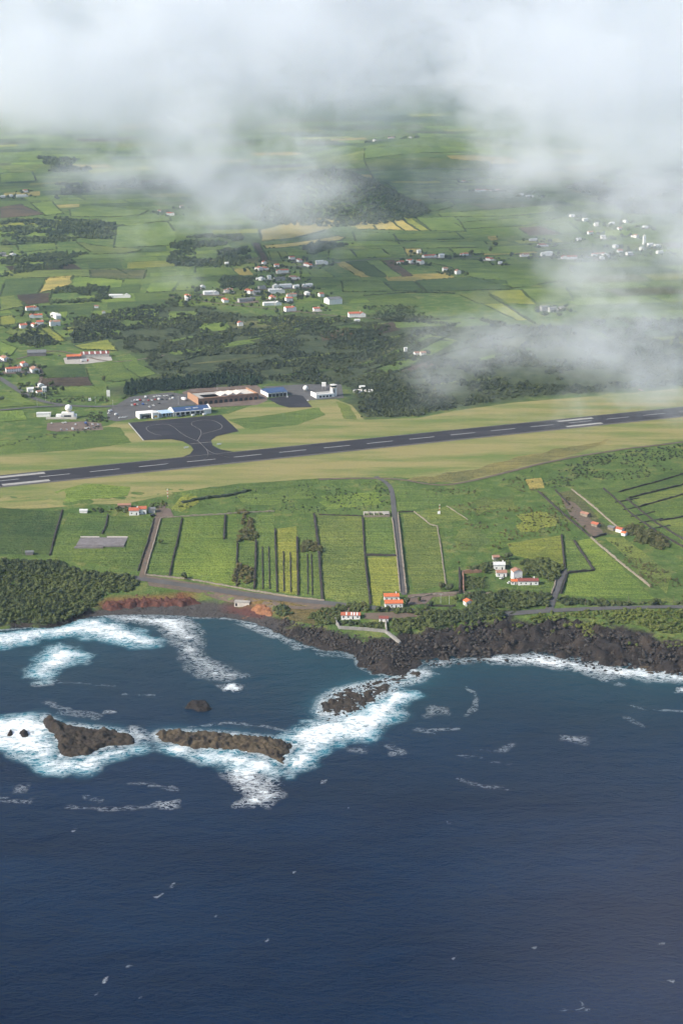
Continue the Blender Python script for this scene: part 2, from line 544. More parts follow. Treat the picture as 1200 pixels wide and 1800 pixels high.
def sea_material():
    m, nt, b, P = base('sea_water', .2, .18)
    b.inputs['IOR'].default_value = 1.33
    F = attr(nt, 'foam'); Tq = attr(nt, 'turq'); Sh = attr(nt, 'shallow')
    big = noise(nt, stretch(nt, P, .5, .004, .016), 1., 5, .62)
    w1 = noise(nt, stretch(nt, P, .35, .30, .55), 1., 4, .65)
    w2 = noise(nt, stretch(nt, P, .6, .045, .075), 1., 4, .6)
    deep = mixc(nt, maprange(nt, big, .36, .64), (.0003, .0060, .024), (.0008, .0120, .040))
    deep = mixc(nt, Sh, deep, (.006, .036, .052))
    c = mixc(nt, Tq, deep, (.07, .33, .42))
    wn = nt.nodes.new('ShaderNodeTexNoise'); wn.inputs['Scale'].default_value = .09; wn.inputs['Detail'].default_value = 3
    nt.links.new(P, wn.inputs['Vector'])
    wv = nt.nodes.new('ShaderNodeVectorMath'); wv.operation = 'MULTIPLY_ADD'; wv.inputs[1].default_value = (9, 9, 0)
    nt.links.new(wn.outputs['Color'], wv.inputs[0]); nt.links.new(P, wv.inputs[2])
    Q = wv.outputs[0]
    n1 = noise(nt, stretch(nt, Q, .55, .26, .55), 1., 9, .78)
    n2 = noise(nt, stretch(nt, Q, .3, .035, .10), 1., 4, .65)
    n3 = noise(nt, stretch(nt, Q, .5, .17, .34), 1., 4, .6)
    th = math2(nt, 'ADD', math2(nt, 'MULTIPLY', n1, 2.1), math2(nt, 'MULTIPLY', n2, .7))
    core = maprange(nt, math2(nt, 'SUBTRACT', math2(nt, 'ADD', F, .74), th), 0., .28)
    ridge = math2(nt, 'SUBTRACT', 1., math2(nt, 'MULTIPLY', math2(nt, 'ABSOLUTE', math2(nt, 'SUBTRACT', n3, .5)), 9.))
    ridge = math2(nt, 'SUBTRACT', ridge, math2(nt, 'MULTIPLY', math2(nt, 'SUBTRACT', n1, .35), 1.6))
    lace = math2(nt, 'MULTIPLY', maprange(nt, ridge, .0, .8), maprange(nt, F, .22, .85, 0., .85))
    fo = math2(nt, 'MAXIMUM', core, lace)
    c = mixc(nt, fo, c, mixc(nt, maprange(nt, n1, .35, .6), (.70, .78, .82), (.90, .91, .90)))
    nt.links.new(c, b.inputs['Base Color'])
    nt.links.new(maprange(nt, fo, 0., 1., .22, .9), b.inputs['Roughness'])
    hgt = math2(nt, 'ADD', math2(nt, 'ADD', math2(nt, 'MULTIPLY', w1, .9), math2(nt, 'MULTIPLY', w2, 2.2)), math2(nt, 'MULTIPLY', fo, .8))
    bump(nt, b, hgt, .75, 1.)
    return m


M['field'] = field_material()
M['airfield'] = airfield_material()
M['ground'] = ground_material()
M['rock'] = rock_material()
M['sea'] = sea_material()
M['leaf_coast'] = foliage('leaf_coast', (.036, .056, .024), (.082, .105, .034), (.125, .122, .050))
M['leaf_scrub'] = foliage('leaf_scrub', (.022, .036, .020), (.064, .080, .034), (.072, .074, .042))
M['leaf_far'] = foliage('leaf_far', (.026, .044, .023), (.072, .096, .036), (.074, .086, .042))
M['leaf_pine'] = foliage('leaf_pine', (.014, .028, .017), (.022, .040, .020), (.030, .046, .024))
M['leaf_yellow'] = foliage('leaf_yellow', (.075, .105, .022), (.12, .145, .035), (.15, .14, .055))
M['leaf_brown'] = foliage('leaf_brown', (.055, .070, .025), (.10, .09, .035), (.15, .12, .055))
M['bark'] = simple('bark', (.10, .075, .055), (.06, .045, .035), 2.)

# ---------------------------------------------------------------- ground sheet
def grid_faces(nr, nc):
    i = np.arange(nr - 1)[:, None] * nc + np.arange(nc - 1)[None, :]
    return np.stack([i, i + 1, i + nc + 1, i + nc], -1).reshape(-1, 4)


SCRUB_PX = [(190, 548), (260, 535), (300, 528), (380, 542), (430, 556), (560, 556), (640, 566), (700, 540), (760, 560), (850, 560), (930, 575), (1060, 560), (1240, 560), (1240, 676), (1120, 684), (960, 698), (900, 704), (800, 718), (736, 732), (632, 736), (622, 700), (600, 678), (460, 672),
            (330, 680), (208, 692), (225, 672), (285, 662), (240, 622), (215, 612), (195, 596), (120, 604), (110, 580), (180, 565)]


def build_ground():
    x, y = _XX.ravel(), _YY.ravel()
    near = (y > 900) & (y < 1400)
    sd = np.full(x.shape, 200.); sd[near] = seg_dist(x[near], y[near], COAST)
    veg = UP(VEG_PX)
    V = np.vstack([[(-9000, 1000), (-600, 1100)], veg, [(700, 1020), (9000, 900), (9000, 20000), (-9000, 20000)]])
    vd = np.full(x.shape, 200.); vd[near] = seg_dist(x[near], y[near], V)
    vd = vd + (fbm(x / 16, y / 16, 41, 4) - .5) * 44
    lava = (1 - sstep(-3, 4, vd)) * (y < 1400)
    bd = np.full(x.shape, -200.); bd[near] = seg_dist(x[near], y[near], BEACH)
    beach = sstep(-3, 1, bd)
    pxy = FPX * x / (y * CT + (HC - 5) * ST) + 600
    rim = .6 * sstep(-13, -5, bd) * (1 - sstep(-3, 0, bd)) * sstep(150, 180, pxy) * (1 - sstep(330, 360, pxy) * (1 - sstep(415, 430, pxy))) * (1 - sstep(470, 490, pxy)) * (sd > 12)
    rust = sstep(360, 430, pxy) * (1 - sstep(455, 475, pxy)) * sstep(6, 14, sd)
    rough = lava * (1 - beach) * ((np.abs(fbm(x / 11, y / 10, 11, 5) - .5) * 2) * 7.5 - 2.0 + (fbm(x / 3.2, y / 3.2, 23, 2) - .5) * 2.2)
    rough *= sstep(-8, 6, sd) * (.45 + .8 * sstep(700, 800, pxy))
    rough += beach * (fbm(x / 2.2, y / 2.2, 29, 2) - .5) * .7
    rough += rim * (fbm(x / 5, y / 5, 31, 3) - .5) * 3
    z = _ZB.ravel() + rough
    SW = UP(SCRUB_PX); k = (y > 1600) & (y < 2900); scrub = np.zeros(x.shape); scrub[k] = .9 * sstep(-25, 25, seg_dist(x[k], y[k], SW) + (fbm(x[k] / 40, y[k] / 40, 83, 3) - .5) * 60)
    me = mesh_np('ground', np.stack([x, y, z], -1), grid_faces(*_XX.shape), True, dict(lava=lava, beach=beach, red=rim, rust=rust, scrub=scrub))
    o = link('ground', me, M['ground'])
    tag(o, 'green island ground rising from black lava shore to the clouds', kind='structure')
    return o


GROUND = build_ground()


def patch(name, poly, m, off=.15, res=14., color=None, parent=None, is_px=True, wobble=0.):
    """a sheet draped on the ground"""
    W = UP(poly) if is_px else np.asarray(poly, float)
    n = len(W); pts = []
    for i in range(n):
        a, b = W[i], W[(i + 1) % n]
        k = max(1, int(np.linalg.norm(b - a) / res))
        for j in range(k):
            p = a + (b - a) * j / k
            if wobble and j: p = p + np.array([fbm(p[:1] / 13, p[1:] / 13, 77, 2)[0] - .5, fbm(p[:1] / 13, p[1:] / 13, 87, 2)[0] - .5]) * wobble
            pts.append(p)
    pts = np.array(pts); ne = len(pts)
    x0, y0 = pts.min(0); x1, y1 = pts.max(0)
    gx, gy = np.meshgrid(np.arange(x0, x1, res), np.arange(y0, y1, res))
    gx = gx.ravel(); gy = gy.ravel()
    if len(gx):
        k = seg_dist(gx, gy, pts) > res * .35
        allp = np.vstack([pts, np.stack([gx[k], gy[k]], -1)])
    else:
        allp = pts
    r = delaunay_2d_cdt([Vector(p) for p in allp], [(i, (i + 1) % ne) for i in range(ne)], [], 1, 1e-4)
    co = np.array([(v.x, v.y) for v in r[0]])
    z = hz(co[:, 0], co[:, 1]) + off + 1.2e-4 * np.maximum(0, co[:, 1] - 1800)
    Fc = []
    for f in r[2]:
        f = list(f)
        a, b, c = co[f[0]], co[f[1]], co[f[2]]
        if (b[0] - a[0]) * (c[1] - a[1]) - (b[1] - a[1]) * (c[0] - a[0]) < 0: f = f[::-1]
        Fc.append(f)
    me = mesh_py(name, np.column_stack([co, z]), Fc)
    o = link(name, me, m, parent)
    if color is not None: o.color = (*color, 1)
    return o


def ribbon(name, line, width, m, off=.25, step=6., is_px=True, closed=False, parent=None, flat=None):
    W = UP(line) if is_px else np.asarray(line, float)
    if closed: W = np.vstack([W, W[:1]])
    # smooth the line a little (Chaikin)
    if len(W) > 2:
        for _ in range(2):
            Q = [W[0]]
            for a, b in zip(W[:-1], W[1:]): Q += [a * .75 + b * .25, a * .25 + b * .75]
            W = np.array(Q + [W[-1]])
    pts = []
    for a, b in zip(W[:-1], W[1:]):
        k = max(1, int(np.linalg.norm(b - a) / step))
        for j in range(k): pts.append(a + (b - a) * j / k)
    pts.append(W[-1]); pts = np.array(pts)
    t = np.gradient(pts, axis=0); t /= np.linalg.norm(t, axis=1)[:, None] + 1e-9
    nn = np.stack([-t[:, 1], t[:, 0]], -1)
    L = pts + nn * width / 2; R = pts - nn * width / 2
    V = np.empty((2 * len(pts), 3)); V[0::2, :2] = L; V[1::2, :2] = R
    V[:, 2] = (hz(V[:, 0], V[:, 1]) if flat is None else flat) + off
    Fc = [(2 * i, 2 * i + 1, 2 * i + 3, 2 * i + 2) for i in range(len(pts) - 1)]
    return link(name, mesh_py(name, V, Fc), m, parent)


# ---------------------------------------------------------------- sea
def W0(pl): return plane([p[0] for p in pl], [p[1] for p in pl], 0.0)


ISLET_A = [(66, 1268), (76, 1257), (92, 1262), (104, 1272), (130, 1274), (160, 1278), (200, 1282), (232, 1288), (246, 1300), (236, 1310), (205, 1312), (180, 1316),
           (166, 1330), (132, 1334), (106, 1332), (98, 1318), (98, 1300), (84, 1284)]
ISLET_B = [(268, 1290), (285, 1284), (320, 1284), (380, 1286), (430, 1292), (470, 1296), (505, 1304), (522, 1312), (508, 1326), (504, 1346), (490, 1344), (462, 1330),
           (425, 1322), (380, 1318), (340, 1318), (305, 1312), (280, 1304)]
REEF = [(556, 1250), (566, 1226), (590, 1212), (640, 1200), (690, 1190), (725, 1176), (748, 1182), (740, 1196), (700, 1206), (690, 1222), (660, 1238), (630, 1256), (606, 1272), (576, 1276)]
RIGHT_ROCKS = [(1112, 1168), (1150, 1166), (1192, 1178), (1196, 1192), (1160, 1192), (1118, 1186)]
FOAM_POLYS = [  # photo outline of each patch of broken water, strength, softness in metres, lift
    ([(-60, 1128), (0, 1114), (50, 1108), (100, 1102), (135, 1091), (180, 1088), (232, 1102), (280, 1126), (284, 1136), (240, 1136), (200, 1131), (130, 1118), (60, 1128), (0, 1142), (-60, 1150)], .95, 9, 1.3),
    ([(38, 1192), (72, 1152), (105, 1130), (152, 1146), (150, 1162), (110, 1176), (82, 1198)], 1.0, 11, .6),
    ([(60, 1198), (120, 1196), (122, 1204), (60, 1206)], .62, 6, 0),
    ([(170, 1080), (330, 1082), (350, 1108), (352, 1136), (310, 1124), (270, 1100), (210, 1092)], .95, 12, .2),
    ([(300, 1125), (345, 1126), (360, 1156), (405, 1176), (430, 1190), (400, 1198), (355, 1190), (325, 1160)], .92, 13, .2),
    ([(386, 1204), (414, 1199), (418, 1214), (390, 1219)], .95, 4, .4),
    ([(430, 1092), (470, 1104), (540, 1138), (520, 1140), (460, 1114), (400, 1096)], .70, 5, 0),
    ([(0, 1262), (60, 1254), (100, 1268), (106, 1330), (170, 1322), (252, 1306), (262, 1316), (190, 1340), (160, 1364), (80, 1362), (40, 1336), (0, 1322), (-50, 1320), (-50, 1268)], .98, 9, .5),
    ([(230, 1276), (262, 1292), (262, 1304), (236, 1300), (214, 1284)], .80, 6, .3),
    ([(276, 1308), (340, 1314), (430, 1318), (500, 1342), (508, 1364), (470, 1362), (400, 1352), (330, 1336), (290, 1322)], 1.02, 9, .7),
    ([(390, 1340), (470, 1350), (480, 1372), (496, 1400), (470, 1421), (414, 1419), (428, 1396), (396, 1368)], .92, 9, .4),
    ([(500, 1296), (545, 1268), (600, 1256), (650, 1232), (688, 1210), (736, 1218), (716, 1242), (684, 1278), (652, 1300), (575, 1312), (545, 1352), (508, 1368), (498, 1340), (520, 1316)], .98, 9, .9),
    ([(690, 1188), (745, 1172), (760, 1184), (730, 1200), (690, 1208)], .88, 6, .3),
    ([(735, 1166), (800, 1158), (900, 1147), (960, 1149), (1040, 1162), (1110, 1172), (1200, 1184), (1240, 1190), (1240, 1202), (1110, 1196), (1060, 1190), (980, 1176), (900, 1170), (840, 1166), (760, 1174)], .88, 8, .5),
    ([(1060, 1184), (1095, 1192), (1088, 1202), (1058, 1192)], .75, 6, 0),
    ([(1190, 1206), (1215, 1208), (1215, 1218), (1188, 1216)], .85, 4, .2),
    ([(745, 1240), (785, 1244), (782, 1256), (745, 1258)], .55, 8, 0),
    ([(985, 1292), (1034, 1294), (1030, 1308), (985, 1302)], .58, 8, 0),
    ([(274, 1410), (312, 1409), (310, 1424), (278, 1426)], .80, 6, .3),
    ([(610, 1310), (640, 1314), (640, 1324), (612, 1320)], .55, 6, 0),
    ([(685, 1312), (714, 1316), (716, 1328), (690, 1326)], .58, 6, 0),
    ([(20, 1366), (48, 1376), (44, 1392), (24, 1388)], .58, 6, 0),
    ([(180, 1246), (212, 1248), (210, 1254), (182, 1254)], .85, 3, .2),
]
FOAM_LINES = [  # wisps of foam: line, strength, width in metres
    ([(820, 1207), (832, 1216), (837, 1228), (832, 1246), (818, 1258)], .62, 3.5), ([(758, 1283), (800, 1281)], .72, 3), ([(730, 1280), (760, 1288)], .55, 4),
    ([(808, 1370), (845, 1382), (885, 1388)], .55, 4), ([(865, 1341), (902, 1343)], .66, 3), ([(805, 1328), (845, 1330)], .5, 4), ([(840, 1318), (880, 1320), (905, 1308)], .5, 5),
    ([(120, 1418), (200, 1422), (280, 1417)], .62, 4), ([(0, 1402), (25, 1408), (55, 1412)], .64, 4), ([(150, 1400), (180, 1408)], .5, 4), ([(330, 1278), (400, 1270), (470, 1278), (505, 1286)], .62, 2.5),
    ([(230, 1376), (280, 1380), (310, 1388)], .6, 4), ([(220, 1220), (270, 1222)], .55, 3), ([(120, 1200), (200, 1206)], .5, 4), ([(1100, 1262), (1130, 1278)], .5, 4), ([(1150, 1248), (1198, 1250)], .6, 3),
    ([(1106, 1238), (1135, 1248)], .5, 3), ([(80, 1236), (130, 1250), (170, 1255)], .58, 5), ([(110, 1252), (175, 1262)], .55, 5), ([(560, 1150), (640, 1158)], .6, 4), ([(0, 1410), (60, 1404)], .45, 4),
    ([(185, 1720), (183, 1727)], .95, 1.6), ([(163, 1753), (170, 1748)], .85, 1.6), ([(275, 1575), (284, 1571)], .8, 1.8), ([(515, 1533), (520, 1529)], .85, 1.6), ([(797, 1684), (803, 1680)], .85, 1.4),
    ([(1172, 1727), (1180, 1725)], .85, 1.6), ([(985, 1778), (1000, 1772), (1035, 1778)], .62, 1.6), ([(1018, 1760), (1034, 1776)], .6, 1.5), ([(130, 1460), (133, 1456)], .85, 1.6), ([(0, 1508), (8, 1506)], .8, 1.6),
    ([(110, 1535), (118, 1533)], .75, 1.5), ([(225, 1696), (229, 1698)], .75, 1.5), ([(465, 1655), (468, 1654)], .8, 1.3), ([(785, 1444), (790, 1446)], .7, 1.5), ([(930, 1664), (940, 1666)], .7, 1.4),
    ([(215, 1772), (220, 1774)], .8, 1.3), ([(430, 1614), (434, 1612)], .7, 1.3), ([(1160, 1658), (1166, 1660)], .7, 1.3), ([(245, 1752), (258, 1750)], .65, 1.5), ([(400, 1660), (404, 1656)], .7, 1.4),
    ([(300, 1560), (306, 1553)], .7, 1.5), ([(380, 1610), (384, 1606)], .7, 1.3), ([(610, 1417), (614, 1419)], .75, 1.5), ([(700, 1440), (706, 1443)], .65, 1.5), ([(568, 1376), (570, 1372)], .8, 1.8)]


def build_sea():
    xs = np.concatenate([[-12000, -7000, -4000, -2000, -1200, -800, -600], np.arange(-480, 480.1, 2.2), [600, 800, 1200, 2000, 4000, 7000, 12000]])
    ys = np.concatenate([[-12000, -6000, -3000, -1200, -300, 100, 300, 420, 500], np.arange(540, 880, 3.2), np.arange(880, 1135, 1.7), [1150, 1200, 1300, 1500]])
    Y, X = np.meshgrid(ys, xs, indexing='ij')
    x, y = X.ravel(), Y.ravel()
    foam = np.zeros(x.shape); lift = np.zeros(x.shape); turq = np.zeros(x.shape)
    for pl, st, soft, up in FOAM_POLYS:
        W = W0(pl)
        (x0, y0), (x1, y1) = W.min(0) - 45, W.max(0) + 45
        k = np.nonzero((x > x0) & (x < x1) & (y > y0) & (y < y1))[0]
        d = seg_dist(x[k], y[k], W) + (fbm(x[k] / 10, y[k] / 10, 57, 3) - .5) * 14
        f = st * sstep(-soft * 1.3, soft * 1.5, d)
        foam[k] = np.maximum(foam[k], f)
        lift[k] = np.maximum(lift[k], up * sstep(-soft, soft * 1.5, d))
        if st > .9 and up >= .5: turq[k] = np.maximum(turq[k], .62 * sstep(-7, 8, d))
    for pl, st, wd in FOAM_LINES:
        W = W0(pl)
        (x0, y0), (x1, y1) = W.min(0) - 30, W.max(0) + 30
        k = np.nonzero((x > x0) & (x < x1) & (y > y0) & (y < y1))[0]
        d = seg_dist(x[k], y[k], W, False) + (fbm(x[k] / 7, y[k] / 7, 91, 2) - .5) * wd * 1.2
        foam[k] = np.maximum(foam[k], st * (.66 if wd < 2 else .64) * (1 - sstep(wd * .2, wd * (1.2 if wd < 2 else 1.5), d)))
    near = (y > 800) & (y < 1200) & (np.abs(x) < 700)
    sd = np.full(x.shape, -300.); sd[near] = seg_dist(x[near], y[near], COAST)
    foam = np.maximum(foam, .62 * np.exp(-np.abs(sd) / 3.2))
    for pl in (ISLET_A, ISLET_B, REEF, RIGHT_ROCKS):
        W = W0(pl); k = near
        d = -seg_dist(x[k], y[k], W)
        foam[k] = np.maximum(foam[k], .75 * np.exp(-np.maximum(d, 0) / 4.5))
        turq[k] = np.maximum(turq[k], .22 * np.exp(-np.maximum(d, 0) / 5))
    sh = np.exp(-np.maximum(-sd, 0) / 70) * .95
    sh = np.clip(sh + .25 * sstep(860, 1010, y), 0, 1)
    z = (fbm((x * .9 + y * .4) / 46, (y * .9 - x * .4) / 19, 61, 3) - .5) * 1.1 + lift + (fbm(x / 5, y / 4, 67, 3) - .5) * lift * 1.8
    z = np.where((np.abs(x) < 480) & (y > 540) & (y < 1130), z, 0)
    turq = np.clip(turq * (.35 + 1.3 * fbm(x / 9, y / 9, 71, 3)), 0, 1) * (1 - sstep(6, 1, -sd) * 0)
    me = mesh_np('sea', np.stack([x, y, z], -1), grid_faces(*X.shape), True, dict(foam=foam, turq=turq, shallow=sh))
    o = link('sea', me, M['sea'])
    tag(o, 'dark blue ocean with white surf breaking along the lava shore', kind='structure')
    return o


SEA = build_sea()


# ---------------------------------------------------------------- rocks in the water
def rock(name, px, label, cat, peak, res=.85, crag=None, moss=.0, seed=0, rough=1.5, z0=0., mat='rock'):
    W = plane([p[0] for p in px], [p[1] for p in px], z0); c = W.mean(0)
    (x0, y0), (x1, y1) = W.min(0) - 4, W.max(0) + 4
    X, Y = np.meshgrid(np.arange(x0, x1, res), np.arange(y0, y1, res), indexing='ij')
    x, y = X.ravel(), Y.ravel()
    d = seg_dist(x, y, W) + (fbm(x / 5, y / 5, seed + 3, 3) - .5) * 5
    prof = sstep(-2.5, 5, d)
    hgt = peak * (.35 + .75 * fbm(x / 11, y / 11, seed, 3))
    if crag is not None:
        for cx, cy, r, hh in crag:
            q = plane(cx, cy)
            hgt = hgt + hh * np.exp(-((x - q[0]) ** 2 + ((y - q[1]) * .75) ** 2) / (2 * r * r))
    z = -3 + (hgt + 3) * prof + ((np.abs(fbm(x / 6, y / 6, seed + 9, 4) - .5) * 2 - .25) * 2.2 + (fbm(x / 1.8, y / 1.8, seed + 19, 2) - .5) * 1.3) * rough * prof
    st = 1.3; zq = np.floor(z / st) * st + st * sstep(.45, 1., z / st - np.floor(z / st)); z = np.where(z > 0, .35 * z + .65 * zq, z)
    me = mesh_np(name, np.stack([x - c[0], y - c[1], z], -1), grid_faces(*X.shape)[:, ::-1], False, dict(moss=np.full(len(x), moss)))
    o = link(name, me, M[mat]); o.location = (c[0], c[1], z0)
    tag(o, label, cat)
    return o


rock('rock_islet', ISLET_A, 'dark craggy islet with a tall left peak ringed by surf', 'islet', 1.7, crag=[(84, 1278), ] and [(84, 1280, 5, 6.5), (98, 1304, 7, 3.6), (135, 1300, 14, .8)], moss=.35, seed=101)
rock('rock_islet', ISLET_B, 'long low brown islet with white surf along its seaward side', 'islet', 1.3, rough=1.9, crag=[(320, 1300, 14, .8), (400, 1302, 16, 1.0), (470, 1314, 12, 1.6)], moss=.95, seed=131)
rock('rock_reef', REEF, 'half drowned boulder reef running out from the lava point', 'reef', .7, moss=.35, seed=151, rough=1.1)
rock('rock_reef', RIGHT_ROCKS, 'flat brown rock shelf in the surf at the right edge', 'reef', .9, moss=.8, seed=171)
rock('sea_rock', [(318, 1246), (330, 1232), (354, 1231), (374, 1237), (372, 1254), (350, 1252)], 'small dark rock alone in the middle of the bay', 'rock', 3.4, res=.8, seed=181)
rock('sea_rock', [(6, 1296), (12, 1282), (26, 1280), (32, 1294), (18, 1300)], 'rounded dark rock at the far left of the islets', 'rock', 3.2, res=.9, seed=191)
rock('sea_rock', [(32, 1300), (32, 1284), (44, 1278), (54, 1286), (48, 1302)], 'upright dark rock just left of the craggy islet', 'rock', 4.2, res=.9, seed=195)
rock('sea_rock', [(234, 1280), (237, 1268), (242, 1280)], 'tiny rock stub in the gap between the two islets', 'rock', 2.2, res=.6, seed=197)

M['red_rock'] = simple('red_rock', (.045, .016, .013), (.125, .044, .026), .35, bmp=.8, bscale=.6)
M['orange_rock'] = simple('orange_rock', (.15, .058, .03), (.32, .15, .065), .35, bmp=.8, bscale=.6)
rock('sea_cliff', [(174, 1066), (186, 1048), (215, 1040), (260, 1038), (300, 1044), (348, 1050), (356, 1060), (320, 1064), (270, 1063), (225, 1066), (196, 1070)], 'crumbling rust red cliff behind the cobble beach', 'cliff', 3.4, seed=211, rough=1.3, z0=2.5, mat='red_rock')
rock('sea_cliff', [(436, 1056), (462, 1054), (482, 1064), (482, 1078), (462, 1076), (442, 1068)], 'small orange cliff at the right end of the beach', 'cliff', 2.0, seed=213, rough=.9, z0=3.5, mat='orange_rock')

_ICO = {}


def ico(sub):
    if sub not in _ICO:
        bm = bmesh.new(); bmesh.ops.create_icosphere(bm, subdivisions=sub, radius=1.0)
        _ICO[sub] = (np.array([v.co[:] for v in bm.verts]), np.array([[v.index for v in f.verts] for f in bm.faces]))
        bm.free()
    return _ICO[sub]


def scatter(poly, spacing, jitter=.48, is_px=True, density=None, seed=0):
    """points on a jittered grid inside a ground polygon"""
    W = UP(poly) if is_px else np.asarray(poly, float)
    r = np.random.default_rng(seed + 1000)
    (x0, y0), (x1, y1) = W.min(0), W.max(0)
    gx, gy = np.meshgrid(np.arange(x0, x1, spacing), np.arange(y0, y1, spacing))
    x = gx.ravel() + r.uniform(-jitter, jitter, gx.size) * spacing
    y = gy.ravel() + r.uniform(-jitter, jitter, gx.size) * spacing
    k = inside(x, y, W)
    if density is not None: k &= r.uniform(0, 1, len(x)) < density
    return x[k], y[k]


def proto_merge(protos, x, y, z, size, rnd, squash=1.0, name='mass', tint=None):
    """joins many transformed copies of a few small shapes into one mesh"""
    Vs, Fs, Ts = [], [], []
    o = 0
    which = rnd.integers(0, len(protos), len(x))
    for p, (V, Fc) in enumerate(protos):
        k = np.nonzero(which == p)[0]
        if not len(k): continue
        a = rnd.uniform(0, 2 * np.pi, len(k)); s = size[k]
        sx = s * rnd.uniform(.8, 1.25, len(k)); sy = s * rnd.uniform(.8, 1.25, len(k)); sz = s * squash * rnd.uniform(.75, 1.25, len(k))
        c, sn = np.cos(a), np.sin(a)
        vx = V[None, :, 0] * sx[:, None]; vy = V[None, :, 1] * sy[:, None]; vz = V[None, :, 2] * sz[:, None]
        P = np.stack([vx * c[:, None] - vy * sn[:, None] + x[k][:, None], vx * sn[:, None] + vy * c[:, None] + y[k][:, None], vz + z[k][:, None]], -1)
        n = V.shape[0]
        Vs.append(P.reshape(-1, 3))
        Fs.append((Fc[None] + (np.arange(len(k)) * n)[:, None, None]).reshape(-1, 3) + o)
        t = (rnd.uniform(0, 1, len(k)) if tint is None else tint[k])
        Ts.append(np.repeat(t, n))
        o += n * len(k)
    return mesh_np(name, np.vstack(Vs), np.vstack(Fs), False, dict(tint=np.concatenate(Ts)))


def boulder_protos():
    out = []
    for s in range(5):
        V, Fc = ico(1)
        r = np.random.default_rng(s + 40)
        V = V * (1 + r.uniform(-.42, .42, (len(V), 1)))
        V = V * np.array([1.25, .85, .8])
        out.append((V, Fc))
    return out


BOULD = boulder_protos()


def boulders(name, poly, spacing, smin, smax, label, seed, mat, lo=0.0, z_off=-.15, density=None, sea=False):
    x, y = scatter(poly, spacing, seed=seed, density=density, is_px=not sea)
    r = np.random.default_rng(seed)
    z = hz(x, y) if not sea else np.full(len(x), lo)
    k = z > lo - .6; x, y, z = x[k], y[k], z[k]
    s = smin + (smax - smin) * r.power(.45, len(x))
    me = proto_merge(BOULD, x, y, z + z_off, s, r, .9, name)
    me.attributes.new('moss', 'FLOAT', 'POINT')
    o = link(name, me, mat)
    tag(o, label, 'boulders', kind='stuff')
    return o


LAVA_LEFT = [(455, 1092), (495, 1088), (560, 1102), (610, 1114), (690, 1122), (705, 1130), (740, 1165), (722, 1178), (690, 1187), (655, 1182), (634, 1170), (624, 1152), (560, 1141), (480, 1110)]
LAVA_RIGHT = [(705, 1128), (720, 1116), (790, 1100), (870, 1084), (930, 1096), (1000, 1092), (1060, 1102), (1120, 1108), (1160, 1124), (1230, 1132), (1240, 1190), (1150, 1186), (1060, 1172), (1000, 1160), (960, 1150), (900, 1152), (820, 1158), (740, 1166)]
boulders('lava_boulders', LAVA_LEFT, 2.6, .5, 1.7, 'black lava boulders covering the point beside the bay', 201, M['basalt'])
boulders('lava_boulders', LAVA_RIGHT, 3.2, .35, 2.0, 'jagged black lava rubble along the right hand shore', 202, M['basalt'])
boulders('beach_cobbles', [(0, 1105), (90, 1108), (165, 1082), (300, 1082), (400, 1087), (470, 1104), (490, 1094), (455, 1080), (400, 1072), (340, 1066), (240, 1068), (165, 1076), (100, 1096), (0, 1098)], 2.0, .3, .9, 'grey cobbles of the small curved beach', 203, M['basalt'])
boulders('reef_boulders', W0(REEF), 2.1, .3, .9, 'wave washed boulders lying over the half drowned reef', 204, M['rock'], lo=.35, sea=True, density=.5)
boulders('surf_boulders', W0([(740, 1168), (830, 1158), (900, 1150), (960, 1150), (1040, 1166), (1110, 1176), (1110, 1184), (1040, 1178), (960, 1164), (880, 1164), (760, 1172)]), 3.2, .6, 1.7, 'scattered boulders standing in the white surf on the right', 205, M['rock'], lo=.3, sea=True, density=.55)

# ---------------------------------------------------------------- fields (pieces of the ground)
CLR = dict(bright=(.158, .226, .054), green=(.116, .172, .050), dark=(.068, .110, .041), lime=(.23, .255, .06), tan=(.42, .35, .13), olive=(.145, .185, .056),
           ochre=(.34, .285, .10), brown=(.105, .075, .058), grey=(.115, .125, .062), pale=(.135, .195, .062), plough=(.07, .052, .046))
